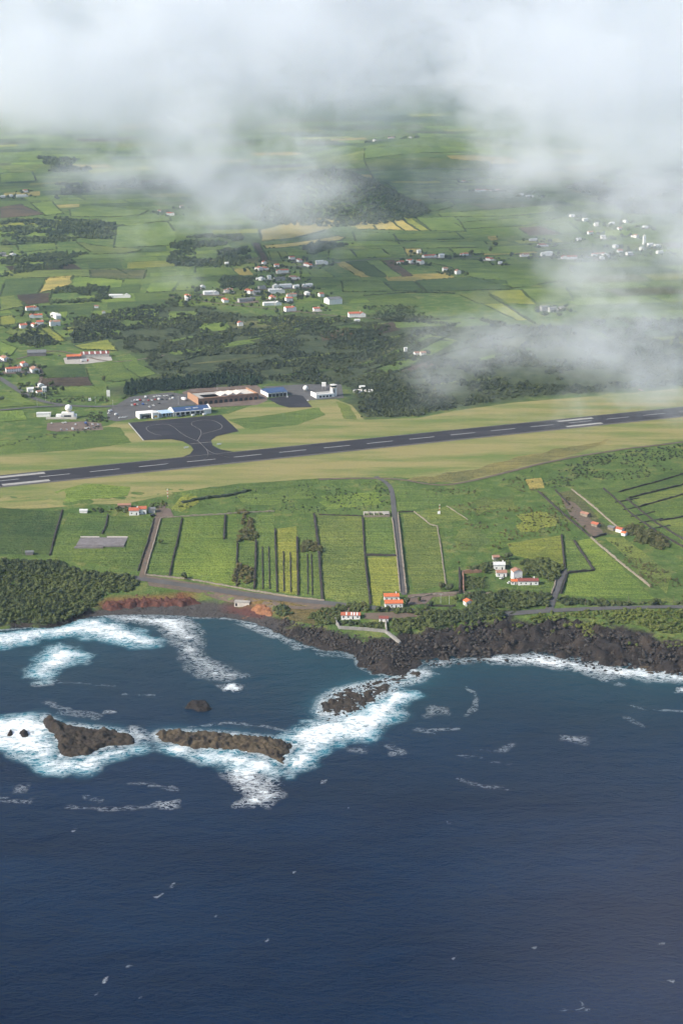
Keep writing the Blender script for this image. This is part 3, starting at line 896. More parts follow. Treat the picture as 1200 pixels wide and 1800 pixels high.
# (outline in the photo, colour, description, hedge height or 0)
NEAR_FIELDS = [
    ([(905, 905), (960, 900), (975, 925), (915, 935)], 'lime', '', 0),
    ([(850, 942), (890, 932), (900, 958), (862, 976)], 'bright', '', 0),
    ([(800, 932), (848, 925), (845, 960), (804, 966)], 'olive', '', 0),
    ([(832, 880), (900, 868), (914, 894), (842, 905)], 'olive', '', 0),
    ([(430, 868), (540, 856), (548, 876), (440, 888)], 'green', '', 0),
    ([(560, 872), (660, 862), (672, 886), (570, 896)], 'bright', '', 0),
    ([(-60, 890), (0, 892), (108, 897), (88, 975), (0, 974), (-60, 972)], 'dark', 'dark green field at the left edge below the runway', 0),
    ([(120, 902), (188, 906), (186, 938), (222, 940), (214, 964), (132, 964), (92, 982), (88, 976)], 'green', '', 0),
    ([(190, 906), (268, 911), (243, 1003), (92, 981), (132, 966), (216, 966), (224, 940), (188, 937)], 'green', '', 0),
    ([(283, 912), (319, 911), (297, 1012), (257, 1007)], 'green', '', 0),
    ([(321, 911), (394, 906), (392, 949), (416, 951), (414, 1030), (300, 1012)], 'bright', '', 0),
    ([(397, 905), (416, 904), (418, 948), (395, 947)], 'bright', '', 0),
    ([(419, 955), (449, 957), (447, 1034), (416, 1031)], 'green', '', 0),
    ([(451, 905), (482, 905), (486, 1040), (449, 1034)], 'green', '', 0),
    ([(484, 930), (521, 925), (523, 1046), (488, 1040)], 'lime', '', 0),
    ([(524, 925), (552, 910), (565, 1053), (525, 1046)], 'green', '', 0),
    ([(555, 906), (635, 908), (648, 1063), (568, 1052)], 'olive', '', 0),
    ([(639, 911), (688, 911), (697, 976), (643, 972)], 'green', '', 0),
    ([(646, 981), (697, 978), (702, 1040), (672, 1040), (668, 1066), (653, 1063)], 'lime', '', 0),
    ([(708, 903), (726, 901), (756, 923), (769, 926), (782, 1026), (728, 1042), (716, 1005)], 'olive', '', 0),
    ([(729, 900), (786, 890), (822, 914), (758, 922)], 'olive', '', 0),
    ([(890, 955), (984, 941), (990, 996), (936, 984), (902, 976)], 'lime', '', 0),
    ([(992, 948), (1006, 952), (1041, 1002), (994, 1006)], 'green', '', 0),
    ([(1012, 950), (1038, 947), (1152, 1054), (991, 1046), (997, 1010), (1045, 1004)], 'bright', '', 0),
    ([(980, 866), (1006, 862), (1078, 938), (1045, 944)], 'grey', '', 0),
    ([(1010, 862), (1060, 858), (1140, 925), (1084, 934)], 'green', '', 0),
    ([(1066, 860), (1180, 828), (1260, 812), (1260, 836), (1104, 873)], 'green', '', 0),
    ([(1108, 877), (1260, 842), (1260, 860), (1128, 890)], 'olive', '', 0),
    ([(1132, 893), (1260, 866), (1260, 905), (1158, 912)], 'green', '', 0),
    ([(1160, 915), (1260, 908), (1260, 960), (1200, 955)], 'olive', '', 0),
    ([(1062, 945), (1095, 945), (1180, 1010), (1170, 1045)], 'olive', '', 0),
    ([(922, 843), (950, 840), (956, 858), (930, 860)], 'ochre', '', 0),
    ([(760, 1048), (802, 1046), (802, 1062), (746, 1062)], 'olive', '', 0),
    ([(815, 1014), (858, 1014), (860, 1036), (815, 1036)], 'dark', '', 0),
    ([(908, 1030), (975, 1022), (968, 1044), (906, 1042)], 'green', '', 0),
    ([(300, 896), (320, 872), (345, 868), (350, 884), (318, 900)], 'lime', '', 0),
    ([(690, 856), (705, 850), (780, 868), (786, 884), (726, 896), (700, 898)], 'green', '', 0),
]
MID_FIELDS = [
    ([(0, 306), (58, 303), (64, 318), (0, 321)], 'bright', 'bright field with the lone white farm at the far left', 3),
    ([(0, 365), (38, 359), (78, 377), (0, 384)], 'brown', 'brown ploughed field at the far left', 3),
    ([(55, 357), (92, 354), (112, 376), (80, 379)], 'bright', 'small bright field right of the brown ploughed land', 3),
    ([(122, 368), (165, 361), (260, 370), (240, 381), (125, 381)], 'pale', 'pale field below the left cloud edge', 3),
    ([(165, 386), (295, 373), (300, 388), (210, 397)], 'pale', 'narrow pale strip under the left cloud', 3),
    ([(205, 399), (295, 390), (310, 410), (305, 432), (200, 436)], 'pale', 'broad pale meadow under the hanging cloud tongue', 3),
    ([(30, 431), (98, 428), (100, 438), (35, 445)], 'green', 'green strip between the two left woods', 3),
    ([(135, 426), (250, 440), (220, 446), (165, 447)], 'olive', 'olive wedge right of the left woods', 3),
    ([(10, 476), (205, 472), (230, 486), (120, 488), (10, 489)], 'olive', 'long olive field at the left above the green one', 3),
    ([(10, 491), (82, 488), (65, 517), (0, 522)], 'dark', 'dark green field beside the left edge', 3),
    ([(84, 488), (129, 485), (118, 503), (68, 516)], 'ochre', 'ochre field left of the long bright meadow', 3),
    ([(131, 486), (158, 487), (217, 493), (213, 505), (177, 508), (122, 503)], 'bright', 'long bright meadow above the white long house', 3),
    ([(158, 475), (257, 475), (252, 490), (160, 489)], 'grey', 'greyish fallow field above the long bright meadow', 3),
    ([(267, 498), (313, 495), (303, 512), (258, 515)], 'bright', 'bright strip left of the village', 3),
    ([(315, 497), (353, 493), (352, 509), (305, 512)], 'bright', 'bright plot touching the village on its left', 3),
    ([(30, 519), (90, 515), (87, 532), (47, 537)], 'plough', 'dark ploughed plot above the left farm', 3),
    ([(0, 523), (25, 520), (43, 538), (0, 547)], 'olive', 'olive plot at the left edge beside the dark ploughed one', 3),
    ([(0, 557), (23, 555), (27, 570), (0, 573)], 'lime', 'small yellow green plot at the left edge', 3),
    ([(25, 556), (50, 555), (57, 563), (29, 570)], 'green', 'small green plot beside the left farm', 3),
    ([(67, 574), (87, 575), (116, 599), (100, 602)], 'lime', 'bright slanting strip below the left farm', 3),
    ([(130, 608), (190, 597), (207, 617), (143, 614)], 'lime', 'bright field behind the orange shed', 3),
    ([(113, 576), (187, 572), (173, 578), (120, 583)], 'lime', 'thin bright strip right of the left farm', 2),
    ([(120, 545), (165, 537), (163, 560), (118, 560)], 'dark', 'striped orchard right of the white barn', 2),
    ([(0, 600), (30, 612), (20, 625), (0, 625)], 'bright', 'bright corner field at the left edge', 2),
    ([(160, 640), (205, 633), (245, 665), (200, 672)], 'green', 'green slope right of the dark garden', 2),
    ([(206, 632), (228, 622), (275, 658), (247, 664)], 'green', 'green slope below the scrub on the left', 2),
    ([(76, 645), (150, 641), (155, 662), (70, 664)], 'dark', 'kitchen garden with rows below the long shed', 2),
    ([(70, 666), (155, 663), (163, 678), (66, 680)], 'plough', 'dark ploughed garden strip above the roadside meadow', 2),
    ([(84, 682), (188, 679), (188, 696), (84, 697)], 'green', 'roadside meadow behind the white dome', 2),
    ([(0, 690), (30, 690), (65, 712), (0, 717)], 'green', 'green verge beside the curving road at the left', 0),
    ([(0, 724), (40, 722), (48, 738), (0, 742)], 'bright', 'bright lawn left of the white dome', 0),
    ([(100, 590), (60, 600), (10, 585), (20, 576), (62, 578)], 'olive', 'olive plot below the left farm', 2),
    ([(455, 405), (500, 393), (560, 383), (604, 388), (580, 402), (520, 418), (460, 424)], 'ochre', 'large ochre field in front of the wooded hill', 4),
    ([(606, 388), (618, 389), (633, 405), (612, 404)], 'olive', 'first narrow plot right of the large ochre field', 3),
    ([(612, 390), (651, 389), (661, 403), (620, 403)], 'tan', 'tan plot below the wooded hill', 3),
    ([(653, 389), (687, 386), (709, 405), (663, 404)], 'tan', 'second tan plot below the wooded hill', 3),
    ([(689, 386), (706, 385), (736, 406), (711, 406)], 'tan', 'narrow tan plot at the right of the hill foot', 3),
    ([(708, 383), (722, 382), (754, 405), (738, 406)], 'lime', 'yellow green plot at the right of the hill foot', 3),
    ([(463, 432), (520, 427), (593, 415), (606, 418), (598, 423), (540, 431), (467, 437)], 'tan', 'curved tan strip above the hamlet', 3),
    ([(443, 428), (455, 427), (473, 457), (460, 460)], 'plough', 'dark slanting ploughed strip above the hamlet', 3),
    ([(472, 442), (487, 442), (495, 458), (477, 458)], 'olive', 'left olive plot above the hamlet', 2),
    ([(488, 442), (500, 441), (515, 458), (497, 458)], 'olive', 'right olive plot above the hamlet', 2),
    ([(578, 440), (615, 439), (628, 455), (577, 456)], 'bright', 'left bright meadow beside the hamlet', 3),
    ([(617, 440), (670, 438), (688, 452), (630, 454)], 'bright', 'right bright meadow beside the hamlet', 3),
    ([(590, 462), (605, 460), (650, 487), (634, 488)], 'ochre', 'yellow slanting strip right of the hamlet', 2),
    ([(607, 460), (643, 459), (680, 488), (652, 487)], 'dark', 'dark green slanting strip right of the yellow one', 2),
    ([(645, 459), (668, 458), (705, 486), (682, 488)], 'pale', 'pale slanting strip beside the brown one', 2),
    ([(671, 459), (690, 457), (726, 486), (707, 487)], 'brown', 'brown slanting strip beside the red roofed farm', 2),
    ([(408, 473), (435, 472), (447, 484), (423, 485)], 'ochre', 'small yellow plot left of the hamlet', 2),
    ([(343, 471), (407, 471), (417, 483), (343, 489)], 'green', 'green field left of the small yellow plot', 3),
    ([(507, 477), (537, 474), (550, 487), (500, 488)], 'bright', 'left bright plot between hamlet and village', 2),
    ([(539, 475), (567, 473), (588, 488), (553, 488)], 'bright', 'right bright plot between hamlet and village', 2),
    ([(600, 495), (673, 495), (693, 512), (603, 513)], 'green', 'green field behind the big white barn', 3),
    ([(620, 526), (643, 525), (650, 532), (612, 534)], 'bright', 'small lawn beside the big white barn', 0),
    ([(740, 458), (990, 453), (1012, 490), (902, 507), (822, 486), (790, 470)], 'green', 'wide green field below the right hand houses', 3),
    ([(671, 494), (726, 494), (744, 511), (692, 512)], 'dark', 'left dark green field below the brown strip', 3),
    ([(729, 494), (815, 488), (888, 494), (899, 509), (749, 512)], 'dark', 'long dark green field in the middle right', 3),
    ([(806, 518), (854, 513), (887, 533), (842, 534)], 'olive', 'olive plot left of the yellow green slope', 2),
    ([(858, 512), (914, 510), (941, 536), (891, 533)], 'lime', 'yellow green slope in the middle right', 2),
    ([(917, 509), (994, 505), (1008, 528), (944, 534)], 'pale', 'pale field half veiled by cloud', 2),
    ([(848, 535), (888, 534), (926, 563), (909, 564)], 'lime', 'yellow green tongue running down into the scrub', 2),
    ([(730, 382), (798, 381), (818, 407), (757, 406)], 'green', 'green field right of the hill foot', 3),
    ([(800, 393), (910, 383), (990, 381), (922, 397), (816, 403)], 'green', 'long green terrace on the right', 3),
    ([(910, 401), (950, 398), (984, 412), (930, 415)], 'brown', 'brown ploughed field on the right', 3),
    ([(953, 396), (1000, 391), (1022, 410), (987, 412)], 'green', 'green field right of the brown ploughed one', 3),
    ([(770, 375), (870, 368), (970, 361), (980, 370), (880, 381), (775, 381)], 'bright', 'long bright terrace below the white farm', 3),
    ([(690, 412), (800, 409), (815, 420), (700, 424)], 'green', 'green terrace below the tan plots', 3),
    ([(620, 408), (690, 410), (698, 424), (625, 424)], 'green', 'green terrace left of centre below the tan plots', 3),
    ([(700, 426), (850, 424), (862, 434), (710, 437)], 'pale', 'pale terrace above the red roofed farm', 3),
    ([(856, 416), (872, 415), (876, 422), (862, 424)], 'ochre', 'tiny ochre plot among the right hand terraces', 2),
    ([(790, 438), (935, 430), (1040, 428), (1040, 436), (900, 446), (800, 446)], 'bright', 'bright terrace with the right hand houses', 3),
    ([(710, 438), (740, 437), (742, 448), (716, 450)], 'ochre', 'ochre plot beside the red roofed farm', 2),
    ([(845, 441), (930, 440), (945, 445), (850, 449)], 'ochre', 'ochre strip between the right hand houses', 2),
    ([(985, 430), (1040, 425), (1046, 440), (1000, 446)], 'olive', 'olive plot near the veiled houses', 2),
    ([(700, 352), (790, 352), (800, 362), (720, 366)], 'green', 'green field right of the hill crest', 3),
    ([(750, 340), (860, 338), (940, 334), (930, 346), (760, 350)], 'dark', 'dark field below the white farm', 3),
    ([(680, 322), (800, 322), (820, 332), (700, 335)], 'green', 'green field left of the white farm', 3),
    ([(650, 302), (760, 296), (880, 302), (880, 312), (770, 318), (660, 318)], 'pale', 'long pale pasture under the upper cloud', 3),
    ([(640, 283), (760, 278), (860, 285), (860, 296), (650, 300)], 'olive', 'olive pasture just under the upper cloud', 3),
    ([(640, 262), (780, 260), (850, 272), (640, 280)], 'green', 'highest green pasture under the cloud', 3),
]
HEDGES = []
for i, (pl, c, d, hh) in enumerate(NEAR_FIELDS + MID_FIELDS):
    near = i < len(NEAR_FIELDS)
    cc = np.array(CLR[c]) * random.uniform(.9, 1.1)
    patch('field', pl, M['field'], .16 + .004 * (i % 9) if near else .5 + .02 * (i % 9), 9. if near else 30., tuple(cc), GROUND, wobble=(26 if i < 6 else 3.5) if near else 16)
    if hh: HEDGES.append((UP(pl), hh, d))


def parcels():
    """the patchwork of small pastures that fills the rest of the slope"""
    traced = [UP(f[0]) for f in MID_FIELDS]
    r = np.random.default_rng(5)
    ang = math.radians(14); ux, uy = math.cos(ang), math.sin(ang)
    n = 0
    v = 1980.
    while v < 7200:
        hgt = r.uniform(45, 80) * (1 + (v - 1980) / 4500)
        u = -1800 + r.uniform(0, 60)
        while u < 1900:
            wid = r.uniform(60, 170) * (1 + (v - 1980) / 6000)
            g = 3.0 + v / 2600
            sk = r.uniform(-.15, .15)
            q = [(u + g, v + g), (u + wid - g, v + g), (u + wid - g + sk * hgt, v + hgt - g), (u + g + sk * hgt, v + hgt - g)]
            P = np.array([(a * ux - b * uy + 260, a * uy + b * ux) for a, b in q])
            c = P.mean(0)
            u += wid
            if abs(c[0]) > .27 * c[1] + 40 or c[1] < 2150: continue
            if any(seg_dist(np.array([c[0]]), np.array([c[1]]), t)[0] > -15 for t in traced): continue
            if ((c[0] - CONE[0]) / 250) ** 2 + ((c[1] - CONE[1]) / 370) ** 2 < 1: continue
            if c[1] < 2500 and -300 < c[0] < 420 and r.random() < .75: continue
            col = CLR[r.choice(['green', 'bright', 'dark', 'olive', 'pale', 'grey', 'lime', 'plough', 'ochre'], p=[.28, .20, .15, .10, .1, .04, .07, .02, .04])]
            patch('field', P, M['field'], .25, 45., tuple(np.array(col) * r.uniform(.8, 1.15)), GROUND, is_px=False)
            n += 1
        v += hgt
    return n


parcels()

# ---------------------------------------------------------------- airfield
AIR = [(-80, 905), (0, 894), (110, 891), (220, 886), (300, 869), (420, 851), (560, 841), (690, 838), (800, 850), (870, 836), (1000, 803), (1260, 766), (1560, 724), (1560, 640), (1260, 676), (1120, 690), (1000, 700), (900, 708),
       (800, 722), (735, 735), (640, 738), (618, 712), (590, 702), (455, 708), (400, 728), (228, 742), (205, 741), (192, 748), (100, 766), (0, 776), (-80, 784)]
ag = patch('airfield_grass', AIR, M['airfield'], .14, 14., wobble=0)
tag(ag, 'mown tan and green grass strip on both sides of the runway', kind='structure')
for pl, c in [([(400, 738), (470, 730), (560, 716), (572, 730), (520, 748), (440, 756)], 'green'), ([(0, 776), (100, 765), (190, 750), (212, 752), (232, 778), (150, 790), (0, 800)], 'green'),
              ([(95, 865), (150, 850), (230, 856), (225, 872), (120, 884)], 'bright'), ([(590, 705), (612, 712), (628, 738), (604, 736)], 'olive'), ([(300, 866), (420, 850), (560, 842), (560, 850), (420, 862), (320, 874)], 'green')]:
    patch('grass_patch', pl, M['field'], .2, 9., CLR[c], ag, wobble=6)


def rpt(s, t):
    """s metres along the runway from the left edge of the picture, t metres towards the sea"""
    return RA + RU * s + RV * t


def rs(px, py):
    q = plane(px, py, 30.3)
    return float(np.dot(q - RA, RU)), float(np.dot(q - RA, RV))


def strip(name, s0, s1, t0, t1, m, z, parent=None, n=1):
    V = []; Fc = []
    for i in range(n + 1):
        s = s0 + (s1 - s0) * i / n
        a, b = rpt(s, t0), rpt(s, t1)
        V += [(a[0], a[1], z), (b[0], b[1], z)]
        if i: Fc.append((2 * i - 2, 2 * i - 1, 2 * i + 1, 2 * i))
    return link(name, mesh_py(name, V, Fc), m, parent)


RUNWAY = strip('runway', -450, 1500, -22.5, 22.5, M['runway'], 30.36, n=60)
tag(RUNWAY, 'long dark asphalt runway crossing the picture', kind='structure')
s0 = rs(68, 836.5)[0]
for k in range(-8, 26):
    a = s0 + 50 * k
    if a < -420 or a > 1380: continue
    strip('centre_stripe', a, a + 30, -.55, .55, M['paint'], 30.372, RUNWAY)
for t in (-21.6, 21.6):
    strip('edge_line', -440, 1490, t - .3, t + .3, M['faded_paint'], 30.372, RUNWAY, 40)
for (p0, p1, w) in (((0, 838), (80, 832), 7), ((4, 852), (88, 844.5), 7), ((980, 741), (1040, 734.5), 6), ((995, 750), (1057, 743.5), 6)):
    a, ta = rs(*p0); b, tb = rs(*p1); t = max(-19., min(19., (ta + tb) / 2))
    strip('aiming_bar', a if p0[0] else a - 14, b, t - w / 2, t + w / 2, M['aged_paint'], 30.372, RUNWAY)
sh = strip('runway_shoulder', -455, 1505, 22.5, 25.5, M['shoulder'], 30.352, n=40); tag(sh, 'thin pale shoulder along the seaward runway edge', kind='structure')

APRON = [(226, 743), (389, 729), (420, 758), (396, 763), (380, 767), (371, 774), (374, 783), (388, 790), (410, 794), (441, 796), (430, 800), (300, 813), (282, 812), (301, 808), (319, 804), (334, 798), (340, 790), (335, 783), (322, 776), (301, 772), (252, 774)]
ap = patch('apron', [tuple(p) for p in plane([p[0] for p in APRON], [p[1] for p in APRON], 30.3)], M['apron'], .34, 20., is_px=False)
tag(ap, 'dark asphalt apron and short taxiway in front of the terminal', kind='structure')


def zz7(pts): return [(200 + a * .35, 650 + b * .35) for a, b in pts]


def P30(pl): return plane([p[0] for p in pl], [p[1] for p in pl], 30.35)


for ln in ([(240, 330), (190, 318), (163, 300), (165, 285), (200, 277), (262, 271), (295, 282), (340, 320), (380, 342), (420, 356)],
           [(422, 356), (430, 340), (441, 322), (436, 300), (410, 288), (388, 274), (395, 260), (440, 251), (490, 252), (525, 264), (547, 282), (540, 297), (500, 308), (445, 322)],
           [(422, 356), (438, 372), (466, 398), (476, 420), (470, 440), (440, 458)], [(438, 372), (475, 408), (520, 426), (580, 440)]):
    ribbon('guide_line', P30(zz7(ln)), .5, M['faded_paint'], .36, 3., is_px=False, parent=ap, flat=30.0)
ribbon('holding_bar', P30(zz7([(383, 372), (492, 362)])), 1.3, M['faded_paint'], .365, 5., is_px=False, parent=ap, flat=30.0)
ribbon('edge_line', P30([(226.5, 743.6), (252.3, 774)]), .9, M['paint'], .36, 5., is_px=False, parent=ap, flat=30.0)
pk = patch('car_park', [(188, 722), (215, 706), (228, 698), (300, 690), (330, 694), (345, 712), (300, 716), (286, 722), (236, 736), (205, 741), (190, 738)], M['tarmac_road'], .3, 12.)
tag(pk, 'grey tarmac car park behind the terminal', kind='structure')
yd = patch('fire_station_yard', [(470, 701), (520, 694), (532, 696), (549, 716), (508, 717), (490, 712)], M['apron'], .3, 10.)
tag(yd, 'dark asphalt yard in front of the blue roofed fire station', kind='structure')
patch('works_yard', [(320, 690), (335, 684), (450, 676), (468, 690), (470, 704), (452, 712), (372, 716), (345, 714)], M['dirt'], .22, 12., parent=GROUND)
patch('works_yard', [(460, 680), (530, 676), (600, 676), (604, 700), (540, 704), (520, 696)], M['tarmac_road'], .2, 12., parent=GROUND)
patch('dirt_lot', [(84, 744), (150, 741), (178, 744), (182, 756), (100, 759), (82, 756)], M['dirt'], .28, 12., parent=GROUND)

# roads and tracks
for nm, ln, w, m, lb in (
        ('coast_road', [(228, 1014), (260, 1020), (310, 1027), (400, 1041), (480, 1051), (560, 1059), (640, 1068), (720, 1074), (800, 1078), (885, 1080), (960, 1074), (1080, 1069), (1240, 1067)], 6.5, 'tarmac_road', 'narrow grey road running along the coast'),
        ('side_road', [(964, 1074), (972, 1050), (982, 1022), (990, 1000)], 6, 'tarmac_road', 'short tarmac lane climbing inland from the coast road'),
        ('farm_lane', [(250, 1016), (262, 968), (276, 912), (288, 886)], 5.5, 'earth_track', 'brown walled lane beside the small red roofed farm'),
        ('walled_lane', [(710, 1046), (704, 990), (697, 930), (692, 900), (690, 870), (684, 852), (660, 838)], 4.5, 'tarmac_road', 'dark lane between stone walls climbing to the airfield'),
        ('perimeter_track', [(560, 843), (690, 840), (760, 854), (800, 852), (880, 834), (1000, 803), (1240, 772)], 4, 'earth_track', 'pale dirt track along the seaward airfield edge'),
        ('airport_road', [(-60, 640), (0, 664), (28, 684), (60, 702), (100, 712), (160, 716), (215, 714), (250, 708)], 8, 'tarmac_road', 'curving grey road leading to the car park'),
        ('airport_road', [(-60, 724), (0, 722), (60, 716), (110, 714)], 6, 'tarmac_road', 'side road joining the airport road from the left'),
        ('shore_track', [(360, 1040), (420, 1056), (470, 1062), (520, 1070), (575, 1068)], 5, 'earth_track', 'dirt track above the beach'),
        ('village_road', [(60, 640), (78, 655), (62, 690), (40, 690)], 4, 'earth_track', 'pale lane winding between the left houses'),
        ('village_road', [(30, 632), (90, 615), (130, 622), (200, 640), (290, 625)], 4, 'earth_track', 'lane passing the orange shed'),
        ('village_road', [(300, 522), (400, 536), (500, 545), (620, 560), (760, 562)], 5, 'earth_track', 'lane along the front of the village'),
        ('village_road', [(430, 470), (520, 470), (640, 456), (740, 454), (900, 452), (1100, 450)], 6, 'tarmac_road', 'upper road linking hamlet and right hand houses')):
    tag(ribbon(nm, ln, w, M[m], .42 if ln[0][1] > 760 else .7, 8.), lb, kind='structure')
patch('shed_yard', [(112, 630), (140, 622), (195, 626), (198, 634), (150, 640), (115, 640)], M['concrete'], .3, 12., parent=GROUND)
patch('farm_yard', [(276, 890), (300, 895), (305, 908), (284, 912), (274, 905)], M['dirt'], .3, 6., parent=GROUND)
patch('bare_ground', [(255, 1012), (350, 1026), (480, 1046), (570, 1056), (640, 1074), (600, 1082), (520, 1082), (450, 1066), (360, 1046), (262, 1030)], M['earth_track'], .2, 6., parent=GROUND)
patch('bare_ground', [(440, 1052), (500, 1058), (560, 1068), (600, 1074), (560, 1100), (500, 1090), (470, 1072)], M['field'], .25, 6., (.17, .13, .06), GROUND)
patch('bare_ground', [(716, 1046), (760, 1042), (806, 1040), (800, 1048), (760, 1050), (748, 1062), (716, 1064)], M['dirt'], .3, 6., parent=GROUND)
patch('bare_ground', [(640, 1078), (700, 1076), (760, 1082), (690, 1090), (640, 1088)], M['earth_track'], .25, 6., parent=GROUND)
patch('bare_ground', [(700, 846), (800, 830), (880, 812), (1000, 785), (1080, 772), (1000, 800), (880, 832), (800, 848), (760, 850)], M['field'], .22, 9., (.20, .185, .080), GROUND, wobble=16)
patch('bare_ground', [(985, 875), (1010, 885), (1060, 936), (1042, 944), (1000, 905)], M['earth_track'], .3, 6., parent=GROUND)

# ---------------------------------------------------------------- field walls
def wall(line, hgt, wid, m, label, name='stone_wall', cat='wall', jit=.35, group=None):
    W = UP(line)
    pts = []
    for a, b in zip(W[:-1], W[1:]):
        k = max(1, int(np.linalg.norm(b - a) / 2.2))
        for j in range(k): pts.append(a + (b - a) * j / k)
    pts.append(W[-1]); pts = np.array(pts)
    r = np.random.default_rng(len(pts) * 7 + int(line[0][0]))
    t = np.gradient(pts, axis=0); t /= np.linalg.norm(t, axis=1)[:, None] + 1e-9
    nn = np.stack([-t[:, 1], t[:, 0]], -1)
    c0 = pts[0]
    z0 = float(hz(c0[0], c0[1]))
    V = []; Fc = []
    for i, p in enumerate(pts):
        zg = float(hz(p[0], p[1])) - z0
        hh = hgt * (1 + r.uniform(-jit, jit)); q = p - c0 + nn[i] * r.uniform(-.2, .2)
        for s, z, f in ((1, -.4, 1.1), (1, hh, .8), (-1, hh * (1 + r.uniform(-.1, .1)), .8), (-1, -.4, 1.1)):
            o = q + nn[i] * s * wid / 2 * f * (1 + r.uniform(-jit, jit) * .6)
            V.append((o[0], o[1], zg + z))
        if i:
            a = 4 * (i - 1); b = 4 * i
            for k in range(3): Fc.append((a + k, a + k + 1, b + k + 1, b + k))
    Fc += [(3, 2, 1, 0), tuple(len(V) - 4 + k for k in range(4))]
    o = link(name, mesh_py(name, V, Fc), M[m]); o.location = (c0[0], c0[1], z0)
    bmx = bmesh.new(); bmx.from_mesh(o.data); bmesh.ops.recalc_face_normals(bmx, faces=bmx.faces); bmx.to_mesh(o.data); bmx.free()
    return tag(o, label, cat, group, 'thing')


